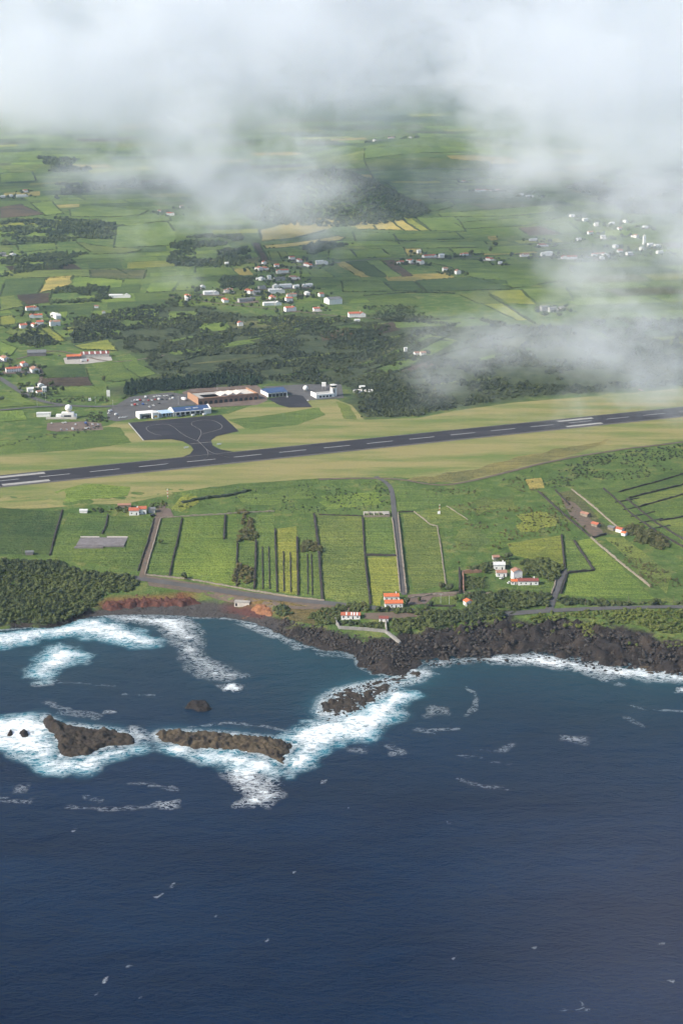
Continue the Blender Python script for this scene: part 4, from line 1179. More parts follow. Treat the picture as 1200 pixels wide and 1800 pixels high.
B = 'basalt'; S_ = 'pale_wall_stone'
for ln, hh, wd, mt, lb in [
    ([(110, 897), (100, 930), (88, 977)], 1.2, 1.6, B, 'low dark wall right of the dark green field at the left edge'),
    ([(190, 906), (186, 925), (180, 939)], 1.3, 1.3, B, 'short dark wall leading down to the grey concrete roof'),
    ([(271, 912), (258, 960), (243, 1004)], 1.4, 1.2, B, 'left wall of the brown farm lane'),
    ([(282, 913), (268, 965), (255, 1010)], 1.4, 1.2, S_, 'right wall of the brown farm lane'),
    ([(320, 912), (310, 960), (298, 1013)], 1.5, 1.4, B, 'dark wall between the two fields right of the farm lane'),
    ([(283, 911), (340, 907), (396, 904), (418, 902), (482, 899)], 1.1, 1.0, S_, 'long pale wall along the top of the bright fields'),
    ([(396, 906), (394, 948)], 1.7, 1.6, B, 'short thick dark wall hanging from the long pale wall'),
    ([(417, 955), (416, 1031)], 1.2, 1.3, B, 'dark wall left of the terraced strips'),
    ([(450, 952), (449, 990), (447, 1036)], 1.7, 1.7, B, 'thick dark wall at the left of the terraced strips'),
    ([(483, 930), (485, 985), (487, 1041)], 1.3, 1.3, B, 'dark wall left of the yellow green strip'),
    ([(522, 945), (523, 1000), (524, 1047)], 1.6, 1.6, B, 'dark wall right of the yellow green strip'),
    ([(552, 905), (560, 965), (566, 1055)], 1.6, 2.0, B, 'dark wall left of the broad olive field'),
    ([(461, 962), (462, 1036)], .9, .9, B, 'thin wall inside the left terraced strip'),
    ([(472, 962), (474, 1036)], .9, .9, B, 'thin wall inside the left terraced strip, nearer the yellow green strip'),
    ([(498, 970), (499, 1040)], .9, .9, B, 'left thin wall inside the yellow green strip'),
    ([(510, 972), (511, 1042)], .9, .9, B, 'right thin wall inside the yellow green strip'),
    ([(540, 975), (541, 1045)], .9, .9, B, 'left thin wall beside the broad olive field'),
    ([(547, 975), (549, 1047)], .9, .9, B, 'right thin wall beside the broad olive field'),
    ([(637, 911), (640, 965), (643, 1000), (651, 1063)], 1.4, 1.5, B, 'dark wall right of the broad olive field'),
    ([(640, 976), (698, 977)], 1.2, 3.2, B, 'dark cross wall above the mown field behind the orange house'),
    ([(689, 911), (697, 975), (703, 1042)], 1.4, 1.0, S_, 'left wall of the dark lane to the airfield'),
    ([(699, 904), (705, 960), (714, 1044)], 1.9, 1.0, S_, 'right wall of the dark lane to the airfield'),
    ([(700, 901), (726, 900)], 1.1, 1.0, B, 'short wall at the top of the dark lane'),
    ([(727, 900), (757, 923), (768, 925)], 1.0, .7, S_, 'thin pale fence wall below the mast lawn', ),
    ([(785, 890), (822, 914)], .8, .6, S_, 'thin pale fence wall right of the mast lawn'),
    ([(768, 925), (776, 975), (783, 1028)], 1.0, .9, S_, 'thin pale wall right of the field beside the dark lane'),
    ([(807, 1003), (808, 1044)], 3.2, 1.6, B, 'tall dark wall left of the villa garden'),
    ([(812, 1008), (846, 1006)], 2.4, 1.4, 'brick', 'brown wall along the back of the villa garden'),
    ([(813, 1010), (814, 1042)], 2.4, 1.2, 'brick', 'brown wall along the left of the villa garden'),
    ([(986, 940), (989, 970), (992, 1001)], 1.5, 1.5, B, 'dark wall at the head of the short tarmac lane'),
    ([(1008, 951), (1025, 976), (1043, 1003), (996, 1008), (985, 1044)], 1.6, 1.5, B, 'kinked dark wall bounding the bright triangular field'),
    ([(978, 1006), (974, 1030), (968, 1046)], 1.3, 1.1, S_, 'pale wall on the left of the short tarmac lane'),
    ([(1038, 946), (1090, 990), (1142, 1032)], 1.4, 1.3, S_, 'long slanting wall right of the bright triangular field'),
    ([(945, 864), (990, 905), (1038, 945)], 1.5, 1.5, B, 'slanting dark wall above the bright triangular field'),
    ([(976, 863), (1000, 888)], 1.3, 1.3, B, 'short slanting dark wall near the grey stony plot'),
    ([(1004, 861), (1050, 898), (1095, 936)], 1.4, 1.2, S_, 'slanting pale wall above the small red farm sheds'),
    ([(1060, 860), (1110, 905), (1160, 940), (1205, 965)], 1.3, 1.3, B, 'slanting dark wall right of the small red farm sheds'),
    ([(1100, 877), (1150, 918), (1205, 952)], 1.3, 1.3, B, 'slanting dark wall across the right hand pastures'),
    ([(1104, 876), (1205, 851)], 1.3, 1.4, B, 'dark wall above the right hand olive strip'),
    ([(1124, 891), (1205, 868)], 1.3, 1.4, B, 'dark wall below the right hand olive strip'),
    ([(1158, 916), (1205, 908)], 1.3, 1.4, B, 'dark wall low in the right hand pastures'),
    ([(1086, 866), (1205, 832)], 1.2, 1.2, B, 'faint dark wall in the top right pasture'),
    ([(1040, 946), (1064, 940)], 1.6, 1.8, B, 'short thick dark wall below the small red farm sheds'),
    ([(258, 1011), (330, 1018), (420, 1034), (570, 1056)], 1.0, 1.1, S_, 'roadside wall below the green strips'),
    ([(716, 1053), (760, 1046), (802, 1044)], 1.3, 1.1, S_, 'low wall behind the small lawn by the coast road'),
    ([(745, 1066), (800, 1066)], 1.4, 1.2, B, 'dark wall in front of the small lawn by the coast road'),
    ([(862, 1045), (815, 1044)], 1.5, 1.1, S_, 'pale wall in front of the villa garden'),
    ([(320, 884), (360, 876), (400, 872), (440, 862)], 1.6, 4.5, 'leaf_scrub', 'grassy bank curving above the bright fields'),
    ([(640, 908), (560, 905)], 1.0, 1.0, B, 'low wall along the top of the broad olive field'),
    ([(1080, 884), (1122, 876)], .9, .9, B, 'topmost short cross wall in the slanting terraces at the right'),
    ([(1094, 897), (1136, 888)], .9, .9, B, 'second short cross wall in the slanting terraces at the right'),
    ([(1108, 909), (1150, 900)], .9, .9, B, 'third short cross wall in the slanting terraces at the right'),
    ([(1122, 920), (1164, 912)], .9, .9, B, 'fourth short cross wall in the slanting terraces at the right'),
    ([(1138, 931), (1178, 924)], .9, .9, B, 'lowest short cross wall in the slanting terraces at the right'),
]:
    if mt == 'leaf_scrub':
        wall(ln, hh, wd, mt, lb, 'hedge', 'hedge', .4)
    else:
        wall(ln, hh, wd, mt, lb)
wall([(589, 1090), (592, 1098), (596, 1105), (640, 1108), (680, 1112)], 2.2, 1.1, 'worn_concrete', 'pale concrete sea wall below the striped roof shed', 'sea_wall', 'sea wall', .05)
wall([(679, 1112), (692, 1122), (703, 1132)], 1.6, 2.2, 'worn_concrete', 'pale concrete ramp running down onto the lava point', 'slipway', 'ramp', .05)
wall([(677, 1094), (679, 1110)], 2.2, 1.0, 'concrete', 'short cross wall behind the pale sea wall', 'sea_wall', 'sea wall', .05)


# ---------------------------------------------------------------- houses
ORD = ['first', 'second', 'third', 'fourth', 'fifth', 'sixth', 'seventh', 'eighth', 'ninth', 'tenth', 'eleventh', 'twelfth', 'thirteenth', 'fourteenth', 'fifteenth', 'sixteenth', 'seventeenth',
       'eighteenth', 'nineteenth', 'twentieth', 'twenty-first', 'twenty-second', 'twenty-third', 'twenty-fourth', 'twenty-fifth']
ROOF = {'r': ('red_tile', 'red'), 'o': ('orange_tile', 'orange'), 'b': ('old_tile', 'brown'), 'w': ('pale_roof', 'pale'), 'g': ('grey_roof', 'grey'), 'm': ('maroon_sheet', 'maroon')}


def house(px, py, wpx, roof='r', d=8., h=None, yaw=None, label='', wallm='white_wall', detail=False, name='house', cat='house', pitch=.42, group=None, chimney=True):
    p = U(px, py)[0]
    s = pxscale(*p)
    w = wpx / s
    yaw = math.radians(random.choice((random.uniform(8, 34), random.uniform(10, 30), random.uniform(-75, -55)))) if yaw is None else math.radians(yaw)
    d = min(d, max(5., w * 1.1))
    h = h or random.choice((4.2, 5.2, 6.2))
    fx, fy = math.sin(yaw), -math.cos(yaw)
    c = (p[0] - fx * d / 2, p[1] - fy * d / 2)
    z = float(min(hz(c[0] + a * w / 2, c[1] + b * d / 2) for a in (-1, 1) for b in (-1, 1)))
    zt = float(hz(c[0], c[1])) - z
    root = empty(name, (c[0], c[1], z), yaw)
    tag(root, label, cat, group)
    h = h + zt; z2 = h + d / 2 * pitch
    wing = not detail and chimney is not None and w > 12 and roof in 'rbw' and cat == 'house' and pitch > .3
    wm = w * .64 if wing else w
    ox = (w - wm) / 2 * random.choice((-1, 1)) if wing else 0
    a = MB().gable_wall(wm, d, -.6, h, z2); a.v = [(x + ox, y, z) for x, y, z in a.v]; a.build('wall', M[wallm], root)
    a = MB().gable_roof(wm, d, h + .03, z2 + .03); a.v = [(x + ox, y, z) for x, y, z in a.v]; rf = a.build('roof', M[ROOF[roof][0]], root)
    if wing:
        ww = w - wm; hw = h * random.uniform(.72, 1.05); zw = hw + ww / 2 * .5; dl = d * .9; sg = -1 if ox > 0 else 1
        wx = sg * (wm / 2 + ww / 2 - abs(ox) + .02) ; oy = -random.uniform(.5, 2.5)
        a = MB().gable_wall(dl, ww, -.6, hw, zw); a.v = [(-y + wx, x + oy, z) for x, y, z in a.v]; a.build('wing_wall', M[wallm], root)
        a = MB().gable_roof(dl, ww, hw + .03, zw + .03, .25); a.v = [(-y + wx, x + oy, z) for x, y, z in a.v]; a.build('wing_roof', M[ROOF[roof][0]], root)
    w = wm
    if chimney and w > 8:
        MB().box(w * .28, w * .28 + .9, -.5, .4, z2 - .6, z2 + 1.3).build('chimney', M[wallm], rf)
    if detail:
        n = max(2, int(w / 3.2))
        for i in range(n):
            x = -w / 2 + (i + .5) * w / n
            nm = 'door' if i == n // 2 else 'window'
            z0, z1 = (zt - .05, zt + 2.1) if nm == 'door' else (zt + 1.0, zt + 2.2)
            MB().box(x - .5, x + .5, -d / 2 - .04, -d / 2 + .05, z0, z1).build(nm, M['dark_door' if nm == 'door' else 'glass'], root)
            if h - zt > 5: MB().box(x - .5, x + .5, -d / 2 - .04, -d / 2 + .05, zt + 3.7, zt + 4.9).build('window', M['glass'], root)
        for y in (-d / 4, d / 4):
            MB().box(-w / 2 - .04, -w / 2 + .05, y - .5, y + .5, zt + 1., zt + 2.2).build('window', M['glass'], root)
            MB().box(w / 2 - .05, w / 2 + .04, y - .5, y + .5, zt + 1., zt + 2.2).build('window', M['glass'], root)
    return root


CLUSTERS = [
    ('of the left hand farm', [(58, 546, 22, 'r'), (64, 559, 22, 'r'), (95, 559, 30, 'w'), (43, 578, 12, 'r'), (58, 575, 16, 'r'), (71, 572, 12, 'r'), (98, 573, 18, 'b')]),
    ('of the village', [(327, 524, 16, 'r'), (353, 508, 7, 'w'), (329, 530, 5, 'w'), (372, 519, 26, 'w'), (392, 531, 20, 'r'), (402, 514, 15, 'b'), (435, 516, 20, 'r'), (435, 531, 32, 'g'), (479, 537, 32, 'w'),
                                              (497, 507, 34, 'w'), (487, 516, 28, 'w'), (541, 505, 18, 'w'), (537, 519, 15, 'w'), (513, 522, 18, 'b'), (475, 527, 13, 'r'), (509, 531, 12, 'r'), (512, 548, 20, 'r'), (557, 547, 11, 'r'),
                                              (566, 522, 8, 'r'), (522, 508, 10, 'w'), (418, 573, 9, 'r'), (452, 519, 12, 'g'), (462, 509, 12, 'g')]),
    ('of the hamlet above the village', [(451, 475, 14, 'r'), (466, 475, 13, 'r'), (497, 481, 22, 'r'), (492, 494, 20, 'g'), (514, 457, 9, 'r'), (523, 461, 12, 'r'), (539, 469, 22, 'r'), (566, 465, 21, 'w'), (455, 493, 15, 'w'), (474, 492, 6, 'w'),
                                         (518, 492, 18, 'b'), (461, 465, 8, 'r'), (487, 470, 8, 'r'), (399, 468, 6, 'w')]),
    ('of the farm beside the brown strip', [(704, 464, 12, 'r'), (718, 463, 14, 'r'), (735, 464, 17, 'r'), (757, 453, 28, 'r'), (737, 446, 6, 'w'), (777, 454, 9, 'w'), (783, 478, 8, 'b'), (800, 482, 8, 'b')]),
    ('of the right hand row of houses', [(817, 450, 14, 'r'), (857, 458, 17, 'r'), (922, 452, 16, 'b'), (961, 450, 21, 'w'), (1000, 456, 28, 'r'), (955, 434, 18, 'r'), (937, 424, 14, 'w'), (880, 465, 6, 'w')]),
    ('of the veiled houses', [(1046, 452, 13, 'r'), (1056, 449, 11, 'r'), (1066, 453, 12, 'w'), (1053, 456, 14, 'w'), (1107, 449, 13, 'w'), (1143, 434, 9, 'w'), (1156, 436, 12, 'w'), (1113, 418, 13, 'b'), (1075, 395, 10, 'w'), (1006, 382, 8, 'w'),
                                           (1029, 389, 10, 'w'), (1096, 392, 8, 'w'), (1135, 402, 8, 'w'), (1160, 446, 14, 'w'), (1090, 404, 7, 'r'), (1018, 424, 8, 'w'), (1038, 412, 9, 'r'), (1060, 420, 8, 'w'), (1078, 436, 10, 'w'), (1090, 444, 9, 'r'), (1124, 440, 9, 'w'), (1048, 398, 7, 'w')]),
    ('of the upper slope farm', [(841, 337, 10, 'r'), (850, 336, 9, 'r'), (859, 337, 10, 'r'), (872, 337, 11, 'r'), (815, 321, 6, 'r'), (932, 347, 14, 'w'), (917, 345, 6, 'w')]),
    ('of the farm at far left', [(6, 348, 8, 'w'), (18, 346, 9, 'w'), (40, 347, 20, 'w'), (46, 338, 7, 'r'), (6, 450, 11, 'g'), (20, 451, 14, 'w')]),
    ('of the small clouded farm', [(300, 379, 14, 'r'), (281, 374, 5, 'r'), (320, 366, 7, 'b')]),
    ('of the topmost farm', [(688, 244, 12, 'r'), (656, 249, 8, 'w'), (720, 243, 10, 'g')]),
    ('of the veiled grey barns', [(957, 547, 12, 'g'), (972, 549, 14, 'g'), (983, 545, 12, 'g')]),
    ('of the small ruins in the terraces', [(713, 619, 5, 'w'), (733, 626, 8, 'b'), (744, 627, 9, 'b')]),
    ('above the airport road', [(4, 634, 22, 'b'), (25, 655, 26, 'r'), (55, 655, 22, 'b'), (55, 690, 11, 'w'), (68, 682, 8, 'w'), (79, 690, 7, 'w'), (71, 695, 9, 'b'), (38, 644, 16, 'r')]),
]
for cl, lst in CLUSTERS:
    for i, hs in enumerate(sorted(lst)):
        a, b, w, rf = hs
        nm = ROOF[rf][1]
        house(a, b, w, rf, d=random.uniform(7.5, 10), label=f'white house with {nm} roof, {ORD[i]} from left {cl}', wallm='white_wall' if rf != 'g' else 'grey_wall', detail=b > 600, chimney=b > 500)

house(211, 524, 37, 'w', d=8, h=4.5, yaw=6, label='long low white house below the long bright meadow', chimney=False)
house(590, 535, 25, 'g', d=22, h=8, yaw=24, label='big white barn with grey roof at the right of the village', name='barn', cat='barn', pitch=.25, chimney=False)
house(628, 558, 30, 'r', d=10, h=6, yaw=12, label='white house with red roof standing alone right of the village', detail=False)
house(628, 566, 9, 'w', d=5, h=3, yaw=12, label='tiny white outbuilding below the lone house right of the village', chimney=False)
house(170, 542, 7, 'b', d=6, h=3.5, label='small brown roofed hut at the orchard edge', name='hut', cat='hut')
house(180, 551, 5, 'b', d=5, h=3, label='tiny hut below the orchard corner', name='hut', cat='hut', chimney=False)
house(131, 632, 25, 'o', d=9, h=4.2, yaw=14, wallm='dark_concrete', label='orange roofed open shed beside the long striped shed', name='shed', cat='shed', chimney=False)
house(65, 626, 32, 'g', d=14, h=4.5, yaw=8, wallm='dark_concrete', label='dark roofed shed left of the orange shed', name='shed', cat='shed', chimney=False)
_ls = house(168, 629, 49, 'm', d=13, h=5, yaw=14, wallm='pale_concrete', label='long shed with maroon and white striped roof', name='shed', cat='shed', chimney=False)
_w = 49 / pxscale(*U(168, 629)[0])
for i in range(5):
    xx = -_w / 2 + (i + .5) * _w / 5
    rr = [o for o in _ls.children if o.name.startswith('roof')][0]
    zt = max(v.co.z for v in rr.data.vertices); zl = min(v.co.z for v in rr.data.vertices) + .22
    MB().add([(xx - 1, -6.9, zl + .06), (xx + 1, -6.9, zl + .06), (xx + 1, -.05, zt + .06), (xx - 1, -.05, zt + .06), (xx - 1, -6.9, zl - .04), (xx + 1, -6.9, zl - .04), (xx + 1, -.05, zt - .04), (xx - 1, -.05, zt - .04)],
             [(0, 1, 2, 3), (7, 6, 5, 4), (0, 4, 5, 1), (1, 5, 6, 2), (2, 6, 7, 3), (3, 7, 4, 0)]).build('roof_stripe', M['pale_roof'], rr)

# church tower in the veiled houses
p = U(1131, 430)[0]
t = empty('church_tower', p, .3); tag(t, 'slender white church tower among the veiled right hand houses', 'tower')
MB().box(-2.5, 2.5, -2.5, 2.5, -.5, 17).build('wall', M['white_wall'], t)
MB().add([(-2.8, -2.8, 17.02), (2.8, -2.8, 17.02), (2.8, 2.8, 17.02), (-2.8, 2.8, 17.02), (0, 0, 22)], [(3, 2, 1, 0), (0, 1, 4), (1, 2, 4), (2, 3, 4), (3, 0, 4)]).build('spire', M['pale_roof'], t)
MB().box(-.7, .7, -2.56, -2.45, 12, 15).build('bell_opening', M['dark_door'], t)

# near houses
house(688, 1056, 26, 'o', d=7, h=3.4, yaw=3, label='rear orange roofed wing of the house by the dark lane', detail=True)
house(692, 1069, 31, 'o', d=7.5, h=3.6, yaw=3, label='front orange roofed wing of the house by the dark lane', detail=True)
house(616, 1089, 33, 'r', d=6, h=3.0, yaw=-2, label='long shed with red and white striped roof above the sea wall', name='shed', cat='shed', detail=True, chimney=False)
_sh = [o for o in bpy.data.objects if o.name.startswith('shed') and 'red and white' in o.get('label', '')][0]
_rr = [o for o in _sh.children if o.name.startswith('roof')][0]
_zt = max(v.co.z for v in _rr.data.vertices); _zl = min(v.co.z for v in _rr.data.vertices) + .22
for xx in (-3.2, .6, 2.6, 4.8):
    MB().add([(xx - .55, -3.4, _zl + .05), (xx + .55, -3.4, _zl + .05), (xx + .55, -.05, _zt + .05), (xx - .55, -.05, _zt + .05), (xx - .55, -3.4, _zl - .05), (xx + .55, -3.4, _zl - .05), (xx + .55, -.05, _zt - .05), (xx - .55, -.05, _zt - .05)],
             [(0, 1, 2, 3), (7, 6, 5, 4), (0, 4, 5, 1), (1, 5, 6, 2), (2, 6, 7, 3), (3, 7, 4, 0)]).build('roof_stripe', M['pale_roof'], _rr)
house(674, 1094, 16, 'm', d=5, h=2.8, yaw=-4, label='small shed with maroon roof beside the striped one', name='shed', cat='shed', chimney=False, detail=True)
house(816, 1064, 12, 'o', d=6, h=3.2, yaw=-70, label='small hut with orange roof by the coast road', name='hut', cat='hut', detail=True, chimney=False)
house(877, 1002, 20, 'w', d=7, h=4.2, yaw=0, label='pale roofed left block of the villa', detail=True)
house(881, 1014, 18, 'b', d=6, h=3.4, yaw=2, label='low brown roofed middle block of the villa', detail=True, chimney=False)
house(899, 1018, 15, 'b', d=11, h=7.0, yaw=-78, label='tall white gabled main block of the villa', detail=True)
house(903, 1028, 10, 'o', d=5, h=2.8, yaw=0, label='small orange roofed porch block in front of the villa', detail=True, chimney=False)
house(928, 1029, 35, 'm', d=6.5, h=3.4, yaw=2, label='long low house with maroon roof right of the villa', detail=True)
house(872, 985, 11, 'b', d=5, h=2.6, yaw=10, wallm='concrete', label='ruined brown hut behind the villa', name='hut', cat='hut', chimney=False)
house(236, 906, 17, 'r', d=8, h=4.2, yaw=4, label='left red roofed block of the small farm by the runway', detail=True)
house(250, 904, 15, 'r', d=7.5, h=4.6, yaw=4, label='right red roofed block of the small farm by the runway', detail=True)
house(219, 893, 22, 'b', d=4.5, h=2.4, yaw=3, wallm='pale_wall_stone', label='long brown roofed shed behind the small farm', name='shed', cat='shed', chimney=False)
house(267, 902, 12, 'g', d=6, h=3.2, yaw=3, wallm='grey_wall', label='grey roofed shed at the right of the small farm', name='shed', cat='shed', chimney=False)
house(147, 902, 13, 'w', d=4, h=2.0, yaw=0, label='tiny white shed left of the small farm', name='shed', cat='shed', chimney=False)
house(52, 976, 13, 'g', d=4, h=2.4, yaw=0, wallm='dark_concrete', label='small grey hut above the dark coastal wood', name='hut', cat='hut', chimney=False)
house(1025, 908, 16, 'b', d=5, h=2.6, yaw=-50, wallm='pale_wall_stone', label='long brown roofed farm shed highest on the slope', name='shed', cat='shed', chimney=False)
house(1043, 926, 14, 'r', d=5, h=2.6, yaw=-50, wallm='pale_wall_stone', label='red roofed farm shed in the middle of the stony plot', name='shed', cat='shed', chimney=False)
house(1086, 936, 12, 'r', d=5, h=3.0, yaw=-40, label='red roofed farm shed beside the dark grove', name='shed', cat='shed', chimney=False)
house(1094, 942, 8, 'o', d=4, h=2.6, yaw=-40, label='tiny orange roofed shed beside the dark grove', name='shed', cat='shed', chimney=False)
house(1072, 932, 12, 'g', d=4.5, h=2.6, yaw=-45, wallm='pale_wall_stone', label='grey roofless looking shed left of the red farm shed', name='shed', cat='shed', chimney=False)


def ruin():
    p = U(662, 909)[0]; s = pxscale(*p)
    t = empty('ruined_house', p, .02); tag(t, 'roofless ruin of pale walls at the head of the dark lane', 'ruin')
    w, d = 46 / s, 10.
    MB().box(-w / 2, w / 2, 0, .6, -.4, 1.8).build('front_wall', M['pale_wall_stone'], t)
    MB().box(-w / 2, w / 2, d, d + .6, -.4, 2.4).build('back_wall', M['pale_concrete'], t)
    for i in range(6):
        x = -w / 2 + i * (w - .6) / 5
        MB().box(x, x + .6, .6, d, -.4, random.uniform(1.4, 2.8)).build('cross_wall', M['pale_wall_stone' if i % 2 else 'pale_concrete'], t)
    MB().box(w * .22, w * .47, .8, d - .2, 2.5, 2.8).build('roof_slab', M['concrete'], t)
    p = U(425, 1066)[0]
    t = empty('beach_blockhouse', p, math.radians(-8)); tag(t, 'pale concrete blockhouse with a dark doorway above the beach', 'blockhouse')
    MB().box(-6, 6, 0, 5, -1.5, 3.2).build('wall', M['pale_concrete'], t)
    MB().box(-6.2, 6.2, -.2, 5.2, 3.22, 3.6).build('roof', M['concrete'], t)
    MB().box(-5.2, -3.6, -.06, .2, .1, 2.4).build('doorway', M['dark_door'], t)
    # grey flat roof in the green field
    q = U(176, 962)[0]; s = pxscale(*q)
    t = empty('concrete_reservoir', q, .0); tag(t, 'flat grey concrete reservoir roof in the green field', 'reservoir')
    w, d = 84 / s, 24.
    MB().box(-w / 2, w / 2, 0, d, -1, 1.6).build('roof_slab', M['dark_concrete'], t)
    MB().box(-w / 2 - 1, w * .08, -3.2, -.01, -1, 1.0).build('lower_slab', M['dark_concrete'], t)
    MB().box(-w / 2, -w * .1, d + .01, d + .8, -1, 2.5).build('parapet', M['pale_concrete'], t)
    MB().box(w * .06, w / 2, d + .01, d + .8, -1, 2.5).build('parapet', M['pale_concrete'], t)


ruin()


# ---------------------------------------------------------------- airport buildings (all square to the runway)
def airframe(name, px, py, label, cat, z=30.3):
    q = plane(px, py, z)
    return tag(empty(name, (q[0], q[1], z), RANG), label, cat)
# local x runs along the runway, local -y towards the sea


def airport():
    # hangar
    t = airframe('hangar', 245.5, 736.5, 'white flat roofed hangar with a dark open front beside the apron', 'hangar')
    MB().box(0, .5, 0, 14, -.3, 5.6).build('side_wall', M['white_wall'], t)
    MB().box(19.5, 20, 0, 14, -.3, 5.6).build('side_wall', M['white_wall'], t)
    MB().box(.5, 19.5, 13.5, 14, -.3, 5.6).build('back_wall', M['white_wall'], t)
    MB().box(.5, 19.5, 0, .4, 4.2, 5.6).build('lintel', M['pale_roof'], t)
    MB().box(-.3, 20.3, -.4, 14.3, 5.62, 6.0).build('roof', M['white_wall'], t)
    MB().box(.5, 19.5, .5, 13.5, .0, .06).build('floor', M['dark_concrete'], t)
    MB().box(.6, 2.6, .1, .3, 0, 4.2).build('door_leaf', M['metal'], t)
    # small block with the emblem
    t = airframe('service_block', 268.5, 736.0, 'small white service block between hangar and terminal', 'building')
    MB().box(0, 7.5, 0, 12, -.3, 6.4).build('wall', M['white_wall'], t)
    MB().box(-.2, 7.7, -.2, 12.2, 6.42, 6.7).build('roof', M['pale_roof'], t)
    MB().box(2.2, 5.6, -.08, .05, 1.2, 3.6).build('yellow_panel', M['yellow_paint'], t)
    MB().box(1.2, 2.0, -.06, .05, 0, 2.2).build('door', M['dark_door'], t)
    # terminal
    t = airframe('terminal_building', 284, 733.5, 'low terminal with a dark blue roof and white gable ends facing the apron', 'terminal')
    L = 60.
    MB().box(0, L, 3.5, 17, -.3, 4.0).build('wall', M['white_wall'], t)
    for x0, x1, m, zb, zt, nm in ((0., 14., 'light_blue', 4.4, 6.2, 'annex_roof'), (15.2, L - 1.2, 'blue_roof', 4.8, 8.2, 'main_roof')):
        MB().add([(x0, -.5, zb), (x1, -.5, zb), (x1, 10, zt), (x0, 10, zt), (x1, 18, zb), (x0, 18, zb), (x0, -.5, zb - .35), (x1, -.5, zb - .35), (x1, 18, zb - .35), (x0, 18, zb - .35)],
                 [(0, 1, 2, 3), (3, 2, 4, 5), (0, 6, 7, 1), (5, 4, 8, 9), (0, 3, 5, 9, 6), (1, 7, 8, 4, 2), (6, 9, 8, 7)]).build(nm, M[m], t)
    for x in (14.05, L - 1.15):
        MB().add([(x, -.8, -.3), (x + 1.1, -.8, -.3), (x + 1.1, 18.4, -.3), (x, 18.4, -.3), (x, -.8, 5.4), (x + 1.1, -.8, 5.4), (x + 1.1, 18.4, 5.4), (x, 18.4, 5.4), (x, 10, 9.0), (x + 1.1, 10, 9.0)],
                 [(3, 2, 1, 0), (0, 1, 5, 4), (2, 3, 7, 6), (1, 2, 6, 9, 5), (3, 0, 4, 8, 7), (4, 5, 9, 8), (6, 7, 8, 9)]).build('gable_parapet', M['white_wall'], t)
    MB().box(15.3, L - 1.3, -2.2, -.52, 4.3, 4.7).build('canopy', M['pale_roof'], t)
    for i in range(8):
        x = 17 + i * (L - 20) / 7
        MB().box(x - .25, x + .25, -2.0, -1.5, -.3, 4.28).build('column', M['white_wall'], t)
    for i in range(6):
        x = 18 + i * 6.3
        MB().box(x, x + 4.6, 3.42, 3.55, .2, 3.2).build('window', M['glass'], t)
    for i in range(3):
        MB().box(3 + i * 3.6, 5.4 + i * 3.6, 3.42, 3.55, .2, 3.2).build('window', M['glass'], t)
    for x in (.6, 5.4, 10.4): MB().box(x, x + .9, -.3, .3, -.3, 4.0).build('column', M['light_blue'], t)
    for x in (31, 40): MB().box(x, x + 5.5, 3.4, 5.2, 5.3, 7.0).build('skylight', M['pale_roof'], t)
    MB().box(L - 9, L - 1.3, -1.4, 3.4, -.3, 5.6).build('end_block', M['white_wall'], t)
    # new building of bricks
    t = airframe('brick_building', 349, 712.5, 'unfinished brick building with a row of arches behind the terminal', 'building')
    L, D, Hh = 76., 40., 8.0
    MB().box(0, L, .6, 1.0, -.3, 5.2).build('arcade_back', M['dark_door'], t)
    na = 12; pw = L / na
    for i in range(na):      # every arch: pier pair and rounded head in one wall piece
        V = []; Fc = []; x0, x1 = i * pw, (i + 1) * pw; r = pw * .33; cx = (x0 + x1) / 2; zs = 2.6; N = 10
        out = [(x0, Hh), (x1, Hh)]
        arc = [(cx + r * math.cos(math.pi * k / N), zs + r * math.sin(math.pi * k / N)) for k in range(N + 1)]
        prof = [(x1, -.3), (x1, Hh), (x0, Hh), (x0, -.3), (cx - r, -.3)] + arc[::-1] + [(cx + r, -.3)]
        bm = bmesh.new()
        vs = [bm.verts.new((a, 0, b)) for a, b in prof]
        f = bm.faces.new(vs); e = bmesh.ops.extrude_face_region(bm, geom=[f])
        bmesh.ops.translate(bm, verts=[v for v in e['geom'] if isinstance(v, bmesh.types.BMVert)], vec=(0, .58, 0))
        bmesh.ops.triangulate(bm, faces=[q for q in bm.faces if len(q.verts) > 4])
        bmesh.ops.recalc_face_normals(bm, faces=bm.faces)
        me = bpy.data.meshes.new('arch'); bm.to_mesh(me); bm.free()
        link('arch', me, M['brick'], t)
    MB().box(0, L, D - .8, D, -.3, Hh).build('back_wall', M['brick'], t)
    MB().box(0, .9, 1.02, D - .8, -.3, Hh + 1.2).build('side_wall', M['orange_brick'], t)
    MB().box(L - .9, L, 1.02, D - .8, -.3, Hh + .8).build('side_wall', M['orange_brick'], t)
    MB().box(.9, 10, 1.02, D - .8, 6.4, 6.8).build('roof_slab', M['concrete'], t)
    MB().box(10, L - .9, 1.02, 9, 6.4, 6.8).build('roof_slab', M['orange_brick'], t)
    MB().box(34, L - .9, 9, D - .8, 6.4, 6.82).build('roof_slab', M['pale_concrete'], t)
    MB().box(10, 34, 26, D - .8, 6.4, 6.81).build('roof_slab', M['concrete'], t)
    MB().box(10, 34, 9, 26, .0, .5).build('courtyard_floor', M['dark_concrete'], t)
    MB().box(L * .5, L - .9, .62, 1.0, Hh + .02, Hh + .9).build('parapet', M['orange_brick'], t)
